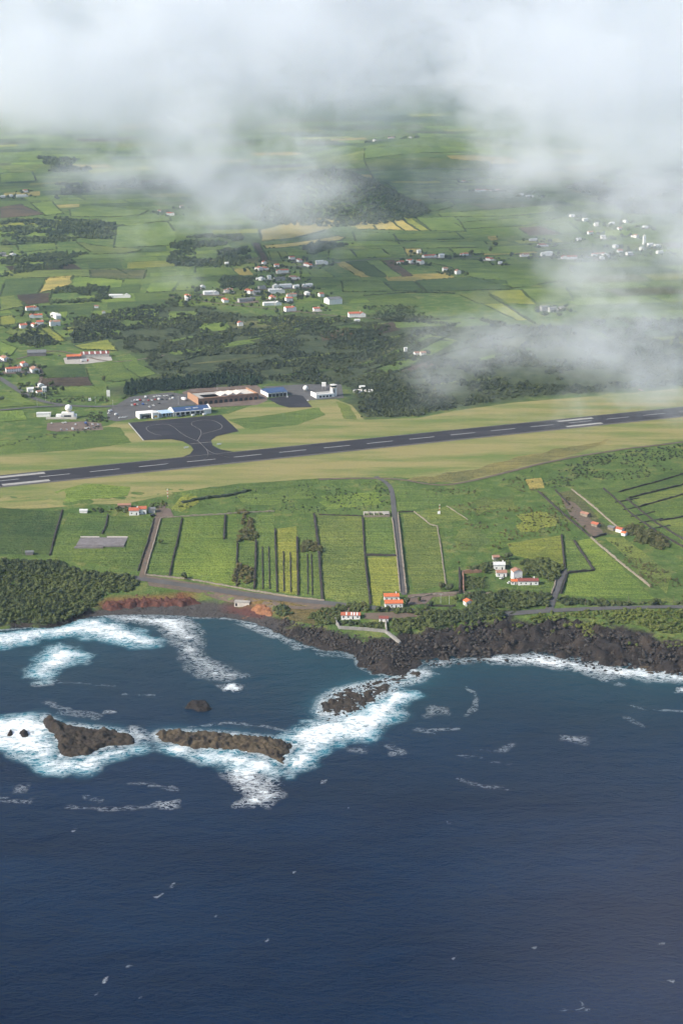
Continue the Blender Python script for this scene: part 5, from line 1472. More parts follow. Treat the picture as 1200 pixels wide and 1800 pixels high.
    for i in range(3):
        x = 30 + i * 10
        MB().add([(x, 8, 6.85), (x + 7, 8, 6.85), (x + 7, 26, 6.85), (x, 26, 6.85), (x, 8, 7.1), (x + 7, 8, 10.2), (x + 7, 26, 10.2), (x, 26, 7.1)],
                 [(3, 2, 1, 0), (4, 5, 6, 7), (0, 1, 5, 4), (1, 2, 6, 5), (2, 3, 7, 6), (3, 0, 4, 7)]).build('saw_tooth_skylight', M['pale_concrete'], t)
    # fire station
    t = airframe('fire_station', 471.5, 699.5, 'fire station with dark blue roof and white side wall', 'building', 30.6)
    w, d = 25., 26.
    MB().box(0, w, .4, d, -.5, 6.0).build('wall', M['white_wall'], t)
    MB().add([(-.4, -.6, 6.02), (w + .4, -.6, 6.02), (w + .4, d + .4, 6.02), (-.4, d + .4, 6.02), (-.4, d * .55, 9.2), (w + .4, d * .55, 9.2)],
             [(3, 2, 1, 0), (0, 1, 5, 4), (2, 3, 4, 5), (1, 2, 5), (3, 0, 4)]).build('roof', M['blue_roof'], t)
    for i in range(5):
        MB().box(.8 + i * 4.8, 4.6 + i * 4.8, .3, .45, 0, 4.6).build('bay_door', M['dark_door'], t)
        MB().box(.05 + i * 4.8, .7 + i * 4.8, 0, .38, -.3, 5.9).build('pier', M['grey_wall'], t)
    # control tower
    t = airframe('control_tower', 556, 701, 'white control tower with glazed cab rising from a flat roofed block', 'tower', 30.8)
    MB().box(0, 24, 0, 2.2, -.5, 5.0).build('front_wing', M['white_wall'], t)
    MB().box(0, 1.0, 2.2, 18, -.5, 6.2).build('side_wall', M['white_wall'], t)
    MB().box(1.0, 24, 2.22, 17, -.5, 4.6).build('block', M['grey_wall'], t)
    for i in range(4): MB().box(4 + i * 4.4, 7 + i * 4.4, -.06, .05, 1.0, 3.2).build('window', M['glass'], t)
    MB().box(22, 28, 2.5, 8.5, -.5, 10.5).build('shaft', M['white_wall'], t)
    MB().box(24, 25.6, 2.42, 2.52, .5, 10).build('stair_window', M['glass'], t)
    c = (25, 5.5)
    MB().lathe([(3.4, 10.52), (4.4, 11.2), (4.4, 11.6)], 8, c).build('balcony', M['pale_concrete'], t)
    MB().lathe([(3.5, 11.62), (4.1, 14.0)], 8, c).build('cab_glass', M['glass'], t)
    MB().lathe([(4.6, 14.02), (4.6, 14.5), (2.5, 15.0)], 8, c).build('cab_roof', M['pale_roof'], t)
    MB().tube((25, 5.5, 15), (25, 5.5, 18), .1).build('antenna', M['metal'], t)
    # spherical tank
    q = U(537, 688)[0]; t = tag(empty('spherical_tank', q), 'white spherical tank between fire station and control tower', 'tank')
    MB().lathe([(.2, 1.2), (2.0, 1.6), (3.0, 3.0), (3.2, 4.2), (2.9, 5.6), (1.8, 6.9), (.2, 7.4)], 20).build('shell', M['white_wall'], t)
    for a in range(4): MB().tube((1.8 * math.cos(a * 1.57), 1.8 * math.sin(a * 1.57), -.3), (1.6 * math.cos(a * 1.57), 1.6 * math.sin(a * 1.57), 1.7), .18).build('leg', M['metal'], t)
    # elevated square tank
    q = U(569, 685)[0]; t = tag(empty('water_tower', q), 'white box tank on posts left of the control tower cab', 'tank')
    MB().box(-2.6, 2.6, -2.2, 2.2, 4.5, 9.0).build('tank', M['white_wall'], t)
    for a in (-2, 2):
        for b in (-1.7, 1.7): MB().box(a - .2, a + .2, b - .2, b + .2, -.4, 4.48).build('leg', M['grey_wall'], t)
    # two round basins
    for px, lb in ((628.5, 'left round open basin beyond the control tower'), (647.5, 'right round open basin beyond the control tower')):
        q = U(px, 689)[0]; t = tag(empty('round_basin', q), lb, 'basin', 'round basins')
        MB().lathe([(5.6, -.5), (5.6, 2.4), (5.2, 2.4), (5.2, 1.4)], 24).build('rim_wall', M['white_wall'], t)
        MB().lathe([(5.15, 1.3), (5.15, 1.5)], 24).build('content', M['earth_track'], t)
    house(637, 684, 9, 'w', d=5, h=3, label='small pump house behind the two round basins', name='pump_house', cat='building', chimney=False)
    # radar dome block
    q = U(108, 737)[0]
    t = tag(empty('radome_building', q, math.radians(4)), 'white building topped by a large white radar dome by the road', 'building')
    MB().box(-17, 17, 0, 1.2, -.6, 2.2).build('terrace_wall', M['pale_concrete'], t)
    MB().box(-6, 0, 1.3, 9, -.5, 4.5).build('wing', M['white_wall'], t)
    MB().box(0, 14, 3, 12, -.5, 6.5).build('block', M['white_wall'], t)
    MB().box(14.02, 17, 4, 10, -.5, 4.4).build('porch', M['white_wall'], t)
    MB().box(3, 11, 2.92, 3.05, 1.5, 4.0).build('window', M['glass'], t)
    MB().lathe([(2.4, 6.52), (2.4, 8.2)], 16, (8, 8)).build('pedestal', M['pale_concrete'], t)
    MB().lathe([(2.2, 8.2), (3.6, 9.3), (4.2, 11.2), (3.7, 13.2), (2.4, 14.7), (.3, 15.4)], 24, (8, 8)).build('radar_dome', M['white_wall'], t)
    house(77, 733, 24, 'w', d=8, h=4, yaw=4, label='low white pavilion left of the radar dome', name='pavilion', cat='building', pitch=.08, chimney=False)
    # sign slab
    q = U(191, 700)[0]; t = tag(empty('sign_board', q, .1), 'tall white sign slab beside the airport road', 'sign')
    MB().box(-2.0, 2.0, -.25, .25, 2.2, 10).build('board', M['white_wall'], t)
    for x in (-1.4, 1.4): MB().box(x - .15, x + .15, -.15, .15, -.3, 2.18).build('post', M['metal'], t)
    q = U(158.5, 706)[0]; t = tag(empty('sign_board', q, .1), 'small blue and white sign beside the airport road', 'sign')
    MB().box(-1.6, 1.6, -.1, .1, 1.2, 4.6).build('board', M['white_wall'], t); MB().box(-1.2, 1.2, -.14, -.105, 1.8, 3.2).build('panel', M['light_blue'], t)
    MB().box(-.12, .12, -.1, .1, -.3, 1.18).build('post', M['metal'], t)
    # taxiway guidance boards
    for px, py, lb in ((327.5, 788, 'small white guidance board on the left of the taxiway'), (385.5, 782, 'small white guidance board on the right of the taxiway')):
        q = plane(px, py, 30.15); t = tag(empty('guidance_board', (q[0], q[1], 30.15), RANG), lb, 'sign')
        MB().box(-2.4, 2.4, -.15, .15, .3, 1.7).build('board', M['white_wall'], t)
        for x in (-1.8, 1.8): MB().box(x - .1, x + .1, -.1, .1, -.2, .29).build('leg', M['metal'], t)


airport()


def pole(name, px, py, hgt, label, cat='pole', r=.14, arm=None, mat='metal', bands=False, sock=False):
    q = U(px, py)[0]; t = tag(empty(name, q), label, cat)
    if bands:
        n = 6
        for i in range(n): MB().tube((0, 0, hgt * i / n - (.3 if i == 0 else 0)), (0, 0, hgt * (i + 1) / n), r).build('band', M['red_paint' if i % 2 == 0 else 'white_wall'], t)
    else:
        MB().tube((0, 0, -.4), (0, 0, hgt), r, r * .7).build('shaft', M[mat], t)
    if arm: MB().box(-arm, arm, -.1, .1, hgt - .5, hgt - .25).build('cross_arm', M[mat], t)
    if sock:
        m = MB(); k = 5
        for i in range(k):
            p = Vector((.3 + i * .95, 0, hgt - .3 - i * .25)); p2 = Vector((.3 + (i + 1) * .95, 0, hgt - .3 - (i + 1) * .25))
            MB().tube(p, p2, .75 - i * .08, .67 - i * .08, 10).build('sock_band', M['red_paint' if i % 2 == 0 else 'white_wall'], t)
    return t


pole('windsock', 1121, 695, 7.5, 'orange and white windsock on a pole beside the runway', 'windsock', .12, sock=True)
pole('lattice_mast', 295, 876, 9., 'red and white banded mast at the top of the farm lane', 'mast', .28, bands=True)
_q = pole('beacon_mast', 772, 903, 9., 'red and white mast beside a white box on the mast lawn', 'mast', .22, bands=True)
MB().box(-1.8, .6, -1.4, .4, -.2, 2.0).build('equipment_box', M['white_wall'], _q)
for i, (px, py, hh, ar, lb) in enumerate([(774, 1061, 8, 1.3, 'pale pole with a cross arm on the small lawn by the coast road'), (41, 976, 6, None, 'short grey post beside the hut above the coastal wood'),
                                          (789, 1062, 7, None, 'bare pole right of the small lawn'), (1182, 1064, 7, .8, 'wooden pole beside the coast road at the right edge'), (1103, 1064, 7, .8, 'wooden pole beside the coast road below the triangular field'),
                                          (314, 712, 11, 1.0, 'tall lamp pole behind the terminal roof'), (66, 714, 8, .7, 'roadside lamp post left of the radar dome'), (81, 704, 8, .7, 'roadside lamp post at the road bend'),
                                          (168, 709, 8, .7, 'roadside lamp post right of the small blue sign'), (199, 715, 8, .7, 'roadside lamp post at the car park entrance'), (382, 690, 10, None, 'thin pole behind the unfinished brick building'),
                                          (1028, 1066, 6, .8, 'wooden pole at the corner of the triangular field')]):
    pole('utility_pole', px, py, hh, lb, 'pole', .16, ar, 'wood' if 'wood' in lb else 'metal')


# ---------------------------------------------------------------- cars
CARC = {'white': (.75, .75, .74), 'silver': (.42, .43, .45), 'black': (.02, .02, .022), 'red': (.42, .03, .025), 'blue': (.05, .10, .28), 'grey': (.14, .145, .15)}
CARM = {}


def car_mesh(c, van=False):
    if (c, van) in CARM: return CARM[c, van]
    pm = simple('car_paint_' + c, CARC[c], tuple(v * .9 for v in CARC[c]), .5, .3, .6)
    bm = bmesh.new()
    def prism(prof, w, mi):
        L = [bm.verts.new((a, -w / 2, b)) for a, b in prof]; R = [bm.verts.new((a, w / 2, b)) for a, b in prof]
        n = len(prof)
        fs = [bm.faces.new(L), bm.faces.new(R[::-1])] + [bm.faces.new((L[i], R[i], R[(i + 1) % n], L[(i + 1) % n])) for i in range(n)]
        for f in fs: f.material_index = mi
    if van:
        prism([(-2.4, .35), (2.4, .35), (2.4, 1.1), (1.9, 1.35), (1.4, 2.1), (-2.4, 2.1)], 1.85, 0)
        prism([(1.0, 1.35), (1.86, 1.36), (1.46, 2.0), (1.0, 2.0)], 1.88, 1)
    else:
        prism([(-2.1, .35), (2.1, .35), (2.15, .75), (1.0, .95), (-1.9, 1.0), (-2.15, .8)], 1.75, 0)
        prism([(-1.75, .96), (.95, .93), (.3, 1.42), (-1.2, 1.45)], 1.55, 1)
        prism([(-1.25, 1.452), (.3, 1.422), (.2, 1.50), (-1.1, 1.52)], 1.5, 0)
    for x in (-1.3, 1.35):
        for y in (-.8, .8):
            n = 10
            prism([(x + .34 * math.cos(2 * math.pi * k / n), .34 + .34 * math.sin(2 * math.pi * k / n)) for k in range(n)], .01, 2)
            r = bm.verts[:][-2 * n:]
            for i, v in enumerate(r): v.co.y += y + (-.12 if v.co.y < 0 else .12)
            for f in bm.faces[-(n + 2):]: f.material_index = 2
    bmesh.ops.recalc_face_normals(bm, faces=bm.faces)
    me = bpy.data.meshes.new('car'); bm.to_mesh(me); bm.free()
    for q in (pm, M['glass'], M['tyre']): me.materials.append(q)
    CARM[c, van] = me
    return me


ROWS = [
    ('in the back row of the car park', [256, 271, 276.5, 281, 289, 294, 299, 303.5], [699.5, 698.3, 697.8, 697.4, 697, 696.6, 696.2, 695.8], 90),
    ('in the middle row of the car park', [232, 237, 242, 246, 252, 261, 267, 273, 279.5, 285, 299, 304, 292], [707, 705.8, 705.4, 705, 705.2, 705, 704.5, 703.6, 703.3, 702.8, 702.4, 701.6, 703], 90),
    ('in the front row of the car park', [232.5, 237.5, 241.5, 251.5, 257, 263, 270, 279.5], [713.3, 712.8, 712.4, 712, 711.5, 716.5, 714, 710.2], 90),
    ('on the tarmac left of the hangar', [212, 216.5, 221, 195, 205, 192], [735.5, 735, 734.7, 724, 730, 728], 20),
    ('in the upper row of the dirt lot', [91, 111, 115.5, 133, 151, 154, 163, 172.5], [745.5, 744.5, 744, 747.5, 745.2, 748.5, 747, 747.5], 90),
    ('in the lower row of the dirt lot', [108, 117.5, 128, 151.5, 156, 164.5], [756.5, 756.2, 755.8, 754, 753.5, 753], 90),
    ('on the apron edge in front of the terminal', [254.5, 283, 316, 322, 340, 360], [735.6, 734.6, 733, 732.5, 731.6, 730], 20),
    ('by the fire station yard', [505, 541], [698.5, 705], 60),
    ('on the coast road and farm lanes', [895, 269, 881, 698], [1026, 908, 1018, 1074], 20),
    ('beside the left farm houses', [60, 72, 105], [690, 692, 626], 20)]
for where, xs, ys, yw in ROWS:
    order = sorted(range(len(xs)), key=lambda i: xs[i])
    for k, i in enumerate(order):
        c = random.choice(['white', 'white', 'white', 'white', 'white', 'silver', 'silver', 'black', 'blue', 'grey', 'red'])
        van = random.random() < .18
        p = U(xs[i], ys[i])[0]
        o = link('van' if van else 'car', car_mesh(c, van)); o.location = (p[0], p[1], p[2] + .34)
        o.rotation_euler = (0, 0, RANG + math.radians(yw + random.uniform(-8, 8)))
        tag(o, f'{c} {"van" if van else "car"}, {ORD[k]} from left {where}', 'van' if van else 'car', 'cars ' + where)


def truck(px, py, yaw, label, col):
    p = U(px, py)[0]; t = tag(empty('lorry', (p[0], p[1], p[2] + .3), math.radians(yaw)), label, 'lorry')
    MB().box(-5.5, 2.2, -1.25, 1.25, 1.0, 3.6).build('load_box', M['white_wall'], t)
    MB().box(2.4, 4.6, -1.2, 1.2, .6, 3.0).build('cab', M[col], t)
    MB().box(4.55, 4.65, -1.0, 1.0, 1.7, 2.7).build('windscreen', M['glass'], t)
    for x in (-4.2, -2.8, 3.4):
        for y in (-1.1, 1.1): MB().tube((x, y - .15, .5), (x, y + .15, .5), .5, n=12).build('wheel', M['tyre'], t)


truck(323, 704, 120, 'long white lorry parked between car park and brick building', 'white_wall')
truck(150, 636, 20, 'red cab lorry in front of the long striped shed', 'red_paint')


# ---------------------------------------------------------------- plants
def bush_proto(seed, lobes, leaves, leafsize, tall=1.0, sub=2):
    r = np.random.default_rng(seed)
    V0, F0 = ico(sub)
    Vs, Fs = [], []; o = 0
    cs = []
    for k in range(lobes):
        a = r.uniform(0, 6.28); d = 0 if lobes == 1 else r.uniform(.25, .62)
        c = np.array([math.cos(a) * d, math.sin(a) * d, (r.uniform(.45, .95) if lobes > 1 else .55) * tall]); q = r.uniform(.42, .68) if lobes > 1 else .95
        V = V0 * (1 + r.uniform(-.26, .26, (len(V0), 1))) * q * np.array([1, 1, .85 * tall]) + c
        Vs.append(V); Fs.append(F0 + o); o += len(V); cs.append((c, q))
    for k in range(leaves):
        c, q = cs[r.integers(0, len(cs))]
        n = r.normal(size=3); n[2] = abs(n[2]) * .8 + .05; n /= np.linalg.norm(n)
        p = c + n * q * np.array([1, 1, .85 * tall]) * r.uniform(.85, 1.22)
        a = r.normal(size=3); a /= np.linalg.norm(a); b = np.cross(a, r.normal(size=3)); b /= np.linalg.norm(b)
        s = leafsize * r.uniform(.6, 1.3)
        Vs.append(np.array([p + a * s, p - a * s * .5 + b * s * .8, p - a * s * .5 - b * s * .8])); Fs.append(np.array([[o, o + 1, o + 2]])); o += 3
    return np.vstack(Vs), np.vstack(Fs)


NEARP = [bush_proto(i, 3 + i % 3, 64, .26) for i in range(6)]
MIDP = [bush_proto(i + 20, 2, 16, .34, sub=1) for i in range(6)]
FARP = [bush_proto(i + 40, 2, 12, .38, sub=1) for i in range(6)]
TALLP = [bush_proto(i + 60, 2, 20, .32, 1.9, sub=1) for i in range(5)]
HEDGP = [bush_proto(i + 80, 1, 4, .4, .9, sub=1) for i in range(5)]


def thicket(name, poly, spacing, smin, smax, protos, m, label, seed, density=None, squash=1., cat='trees', clump=None):
    x, y = scatter(poly, spacing, seed=seed, density=density)
    r = np.random.default_rng(seed)
    if clump:
        k = fbm(x / clump[0], y / clump[0], seed, 3) > clump[1]; x, y = x[k], y[k]
    W = UP(poly); sc = 1 + max(0., y.mean() - 1300) / 500
    k = seg_dist(x, y, W) + (fbm(x / (9 * sc), y / (9 * sc), seed + 3, 3) - .62) * 26 * sc * .6 > -1.5
    x, y = x[k], y[k]
    z = hz(x, y); k = z > 1.0; x, y, z = x[k], y[k], z[k]
    s = (smin + (smax - smin) * r.uniform(0, 1, len(x)) ** 1.6) * (.75 + .5 * fbm(x / 22, y / 22, seed + 5, 2))
    tint = np.clip(fbm(x / 45, y / 45, seed + 9, 3) * 2.6 - .8 + r.uniform(-.5, .5, len(x)), 0, 1)
    o = link(name, proto_merge(protos, x, y, z - .25 * s, s, r, squash, name, tint), M[m])
    return tag(o, label, cat, kind='stuff')


# coastal plants
thicket('coastal_wood', [(-40, 984), (60, 983), (110, 990), (150, 1002), (235, 1010), (245, 1024), (232, 1040), (190, 1044), (168, 1066), (130, 1086), (90, 1099), (0, 1099), (-40, 1102)], 2.2, .7, 2.6, NEARP, 'leaf_coast', 'dense dark green wood on the left headland', 301)
thicket('coastal_scrub', [(700, 1112), (790, 1096), (870, 1082), (940, 1092), (1060, 1096), (1120, 1102), (1160, 1118), (1240, 1124), (1240, 1150), (1150, 1142), (1060, 1122), (960, 1120), (860, 1112), (760, 1124)], 2.6, .7, 1.7, NEARP, 'leaf_yellow', 'patches of green scrub creeping down into the right hand lava', 300, clump=(13, .57))
thicket('coastal_scrub', [(482, 1068), (508, 1064), (520, 1072), (508, 1086), (486, 1082)], 2.6, 1.3, 2.2, NEARP, 'leaf_coast', 'round scrub patch at the end of the beach', 302)
thicket('coastal_scrub', [(552, 1072), (590, 1064), (640, 1064), (656, 1074), (602, 1080), (592, 1096), (560, 1104), (538, 1090)], 2.8, 1.4, 2.4, NEARP, 'leaf_coast', 'dark scrub left of the striped roof shed', 303)
thicket('coastal_scrub', [(602, 1092), (676, 1094), (674, 1108), (612, 1104)], 2.6, 1.3, 2.2, NEARP, 'leaf_coast', 'dark scrub inside the pale sea wall', 304)
thicket('coastal_scrub', [(652, 1071), (720, 1070), (790, 1071), (880, 1072), (896, 1078), (880, 1086), (800, 1098), (716, 1112), (684, 1112), (690, 1092), (740, 1084), (660, 1078)], 2.7, 1.4, 2.4, NEARP, 'leaf_coast', 'thick scrub belt between coast road and lava', 305)
thicket('coastal_grove', [(820, 1044), (900, 1040), (968, 1046), (964, 1066), (900, 1074), (830, 1072), (808, 1066)], 3.0, 1.8, 2.8, NEARP, 'leaf_coast', 'grove in front of the villa', 306)
thicket('coastal_grove', [(914, 986), (950, 982), (986, 994), (990, 1008), (976, 1024), (946, 1016), (914, 1010)], 3.0, 1.8, 2.9, NEARP, 'leaf_coast', 'grove behind the long low maroon roofed house', 307)
thicket('coastal_grove', [(980, 1048), (1060, 1056), (1150, 1058), (1240, 1054), (1240, 1064), (1080, 1066), (980, 1064)], 2.8, 1.3, 2.3, NEARP, 'leaf_coast', 'belt of bushes below the triangular field', 308)
thicket('coastal_scrub', [(932, 1078), (1010, 1074), (1240, 1074), (1240, 1120), (1150, 1112), (1100, 1098), (1050, 1094), (1000, 1086), (960, 1096), (930, 1092)], 2.6, 1.0, 2.0, NEARP, 'leaf_yellow', 'yellow green scrub between coast road and right hand lava', 309, density=.8)
thicket('coastal_grove', [(1094, 928), (1120, 924), (1168, 942), (1178, 962), (1150, 966), (1118, 954)], 3.0, 1.6, 2.6, NEARP, 'leaf_brown', 'dark grove right of the red farm sheds', 310)
thicket('terrace_scrub', [(1066, 948), (1110, 962), (1160, 1000), (1240, 1030), (1240, 1054), (1160, 1050), (1120, 1010)], 3.6, .9, 1.7, MIDP, 'leaf_brown', 'rows of bushes on the terraces right of the triangular field', 311, clump=(11, .5))
thicket('villa_garden', [(816, 1014), (860, 1014), (862, 1036), (816, 1038)], 2.4, .9, 1.7, NEARP, 'leaf_coast', 'leafy garden enclosed by brown walls left of the villa', 312)
thicket('villa_garden', [(815, 1000), (866, 990), (880, 980), (900, 984), (890, 1000), (866, 1004), (850, 1008)], 2.9, 1.3, 2.3, NEARP, 'leaf_coast', 'trees behind the villa garden wall', 313)
thicket('field_scrub', [(417, 897), (437, 897), (455, 952), (420, 956)], 3.0, 1.2, 2.4, NEARP, 'leaf_brown', 'brownish bushes filling the upper end of the terraced strips', 314, density=.7)
thicket('field_scrub', [(412, 992), (450, 1002), (449, 1032), (412, 1030)], 3.0, 1.3, 2.5, NEARP, 'leaf_brown', 'brownish bushes at the lower end of the terraced strips', 315, density=.85)
thicket('field_scrub', [(528, 953), (562, 951), (564, 970), (528, 974)], 2.6, 1.3, 2.3, NEARP, 'leaf_brown', 'dark bush clump beside the olive field', 316)
thicket('slope_scrub', [(300, 882), (420, 858), (560, 848), (684, 846), (690, 895), (560, 902), (420, 900), (330, 904)], 4.6, .5, 1.3, MIDP, 'leaf_scrub', 'low scrub on the bank below the airfield', 317, clump=(20, .52))
thicket('slope_scrub', [(700, 856), (800, 858), (930, 836), (990, 860), (1030, 930), (900, 950), (880, 990), (800, 1000), (780, 930), (826, 912), (790, 884), (730, 894)], 4.4, .6, 1.6, MIDP, 'leaf_brown', 'patchy scrub on the rough slope in the middle right', 318, clump=(24, .5))
thicket('slope_scrub', [(900, 838), (1000, 806), (1240, 776), (1240, 812), (1070, 856), (960, 862)], 4.6, .8, 1.8, MIDP, 'leaf_scrub', 'scrub below the right end of the runway', 319, clump=(26, .47))
thicket('slope_scrub', [(0, 776), (90, 762), (180, 746), (200, 752), (120, 770), (0, 786)], 5., .8, 1.6, MIDP, 'leaf_scrub', 'low bushes on the bank left of the apron', 320, clump=(20, .5))
thicket('hedge_growth', [(160, 895), (228, 890), (228, 902), (160, 902)], 2.8, .8, 1.5, NEARP, 'leaf_coast', 'bushes around the small farm by the runway', 321, density=.6)
thicket('hedge_growth', [(258, 888), (290, 880), (296, 890), (276, 900)], 2.8, .8, 1.6, NEARP, 'leaf_coast', 'bushes at the head of the farm lane', 322, density=.7)

# rough tussocks over the near pastures
M['tuft_green'] = foliage('tuft_green', (.075, .115, .032), (.15, .20, .05), (.19, .20, .065))
TUFTP = [bush_proto(i + 90, 1, 5, .5, .7, sub=1) for i in range(5)]
thicket('tussock_grass', [(320, 910), (480, 900), (640, 906), (700, 905), (790, 890), (860, 920), (985, 940), (990, 1000), (800, 1000), (782, 1028), (728, 1044), (652, 1062), (566, 1052), (300, 1012)], 3.0, .25, .7, TUFTP, 'tuft_green', 'rough grass tussocks over the pastures above the coast road', 351, density=.6, clump=(9, .5), squash=.8, cat='grass')
thicket('tussock_grass', [(300, 872), (420, 852), (560, 842), (690, 842), (800, 856), (930, 838), (1000, 806), (1200, 776), (1200, 1050), (1000, 1040), (985, 940), (800, 880), (690, 905), (300, 905)], 3.4, .3, .8, TUFTP, 'tuft_green', 'rough grass tussocks on the bank below the airfield', 352, density=.65, clump=(12, .48), squash=.8, cat='grass')
thicket('tussock_grass', [(-20, 892), (120, 900), (268, 912), (243, 1003), (90, 980), (-20, 975)], 3.2, .22, .55, TUFTP, 'tuft_green', 'grass tussocks in the green fields at the left', 353, density=.5, clump=(9, .52), squash=.7, cat='grass')

# middle distance woods
thicket('scrub_wood', SCRUB_PX, 4.6, .7, 3.6, FARP, 'leaf_scrub', 'wide dark scrub wood between village and airport', 331, clump=(46, .44))
thicket('pine_belt', [(208, 690), (225, 676), (300, 668), (400, 662), (460, 668), (462, 676), (330, 684), (300, 688), (226, 697)], 4.2, 2.2, 3.2, TALLP, 'leaf_pine', 'dark conifer belt behind the car park', 332)
thicket('scrub_wood', [(628, 694), (700, 690), (800, 700), (800, 718), (736, 732), (634, 735)], 4.4, 2.0, 3.4, FARP, 'leaf_scrub', 'dark wood right of the control tower', 333)
thicket('wood_patch', [(90, 508), (140, 502), (185, 500), (208, 520), (185, 532), (90, 536)], 5.5, 2.6, 4.4, FARP, 'leaf_far', 'round wood left of the long white house', 334, clump=(42, .40))
thicket('wood_patch', [(0, 388), (110, 384), (205, 390), (205, 420), (130, 424), (100, 428), (0, 432)], 8.5, 4., 6.5, FARP, 'leaf_far', 'dark wood under the left cloud', 335, clump=(42, .40))
thicket('wood_patch', [(0, 452), (90, 444), (165, 446), (110, 474), (0, 488)], 7.5, 3.5, 5.5, FARP, 'leaf_far', 'dark wood at the left edge below the green strip', 336, clump=(42, .40))
thicket('wood_patch', [(300, 430), (340, 412), (420, 412), (440, 432), (440, 466), (380, 470), (290, 470)], 8, 3.5, 5.5, FARP, 'leaf_far', 'dark wood below the hanging cloud tongue', 337, clump=(90, .42))
thicket('wood_patch', [(530, 436), (560, 424), (600, 424), (625, 430), (575, 440), (545, 450)], 7, 3., 4.6, FARP, 'leaf_far', 'wood strip under the curved tan field', 338)
thicket('wood_patch', [(378, 488), (420, 484), (448, 490), (440, 506), (390, 508)], 6, 3., 4.5, FARP, 'leaf_far', 'trees in the middle of the village', 339)
thicket('wood_patch', [(100, 325), (200, 318), (290, 316), (330, 322), (270, 332), (150, 340), (100, 350)], 11, 5, 8, FARP, 'leaf_far', 'dark wood high on the left slope', 340, clump=(42, .40))
thicket('wood_patch', [(60, 276), (140, 280), (160, 300), (90, 306)], 13, 6, 9, FARP, 'leaf_far', 'highest dark wood on the left slope', 341, clump=(42, .40))
thicket('wood_patch', [(990, 330), (1090, 300), (1240, 300), (1240, 380), (1100, 376)], 14, 5, 8, FARP, 'leaf_far', 'wood in the cloud on the right slope', 342, clump=(160, .45))
thicket('wood_patch', [(60, 580), (110, 606), (60, 612), (10, 600), (20, 590)], 5.2, 2.2, 3.6, FARP, 'leaf_scrub', 'scrub below the left farm', 343)
thicket('wood_patch', [(120, 560), (200, 552), (215, 590), (190, 596), (130, 604), (116, 590)], 5.2, 2.2, 3.8, FARP, 'leaf_scrub', 'wood between the left farm and the scrub', 344, density=.8)
thicket('orchard_rows', [(636, 540), (690, 535), (740, 540), (760, 558), (650, 562)], 6, 1.6, 2.6, FARP, 'leaf_far', 'orchard right of the lone house', 345, density=.7)
thicket('wood_patch', [(205, 700), (232, 694), (226, 706), (208, 716)], 3.6, 1.3, 2.4, MIDP, 'leaf_scrub', 'bushes at the car park entrance', 347)
thicket('wood_patch', [(150, 726), (192, 722), (190, 742), (150, 742)], 3.8, 1.3, 2.4, MIDP, 'leaf_scrub', 'bushes between radar dome and car park', 348, density=.7)
thicket('wood_patch', [(86, 700), (195, 698), (192, 708), (90, 710)], 4, 1., 2., MIDP, 'leaf_scrub', 'roadside bushes behind the radar dome', 349, density=.6)

# the wooded cone
_a = np.linspace(0, 2 * np.pi, 24, endpoint=False)
_x, _y = scatter(np.stack([CONE[0] + np.cos(_a) * 236, CONE[1] + np.sin(_a) * 330], -1), 9.5, is_px=False, seed=361)
_r = np.random.default_rng(361); _s = _r.uniform(4.0, 6.8, len(_x))
tag(link('hill_wood', proto_merge(FARP, _x, _y, hz(_x, _y) - 1, _s, _r, .9, 'hill_wood'), M['leaf_far']), 'dark wood covering the round volcanic hill', 'trees', kind='stuff')

# hedges round the fields of the slope
for W, hh, d in HEDGES:
    c = W.mean(0); dist = c[1]
    sp = 3.2 + (dist - 1900) / 900
    pts = []
    for a, b in zip(W, np.roll(W, -1, 0)):
        k = max(1, int(np.linalg.norm(b - a) / sp)); pts += [a + (b - a) * j / k for j in range(k)]
    P = np.array(pts); r = np.random.default_rng(int(abs(c[0]) * 13) + 3)
    gap = fbm(P[:, 0] / 60, P[:, 1] / 60, 17, 2) > .36
    P = P[gap]
    if len(P) < 3: continue
    P = P + r.uniform(-.8, .8, P.shape)
    s = r.uniform(.7, 1.25, len(P)) * hh * (.52 + (dist - 1900) / 9000)
    z0 = float(hz(*c))
    me = proto_merge(HEDGP, P[:, 0] - c[0], P[:, 1] - c[1], hz(P[:, 0], P[:, 1]) - z0 - .2, s, r, .8, 'hedge')
    o = link('hedge', me, M['leaf_far']); o.location = (c[0], c[1], z0)
    tag(o, 'dark hedge bordering the ' + d, 'hedge', 'field hedges', 'thing')

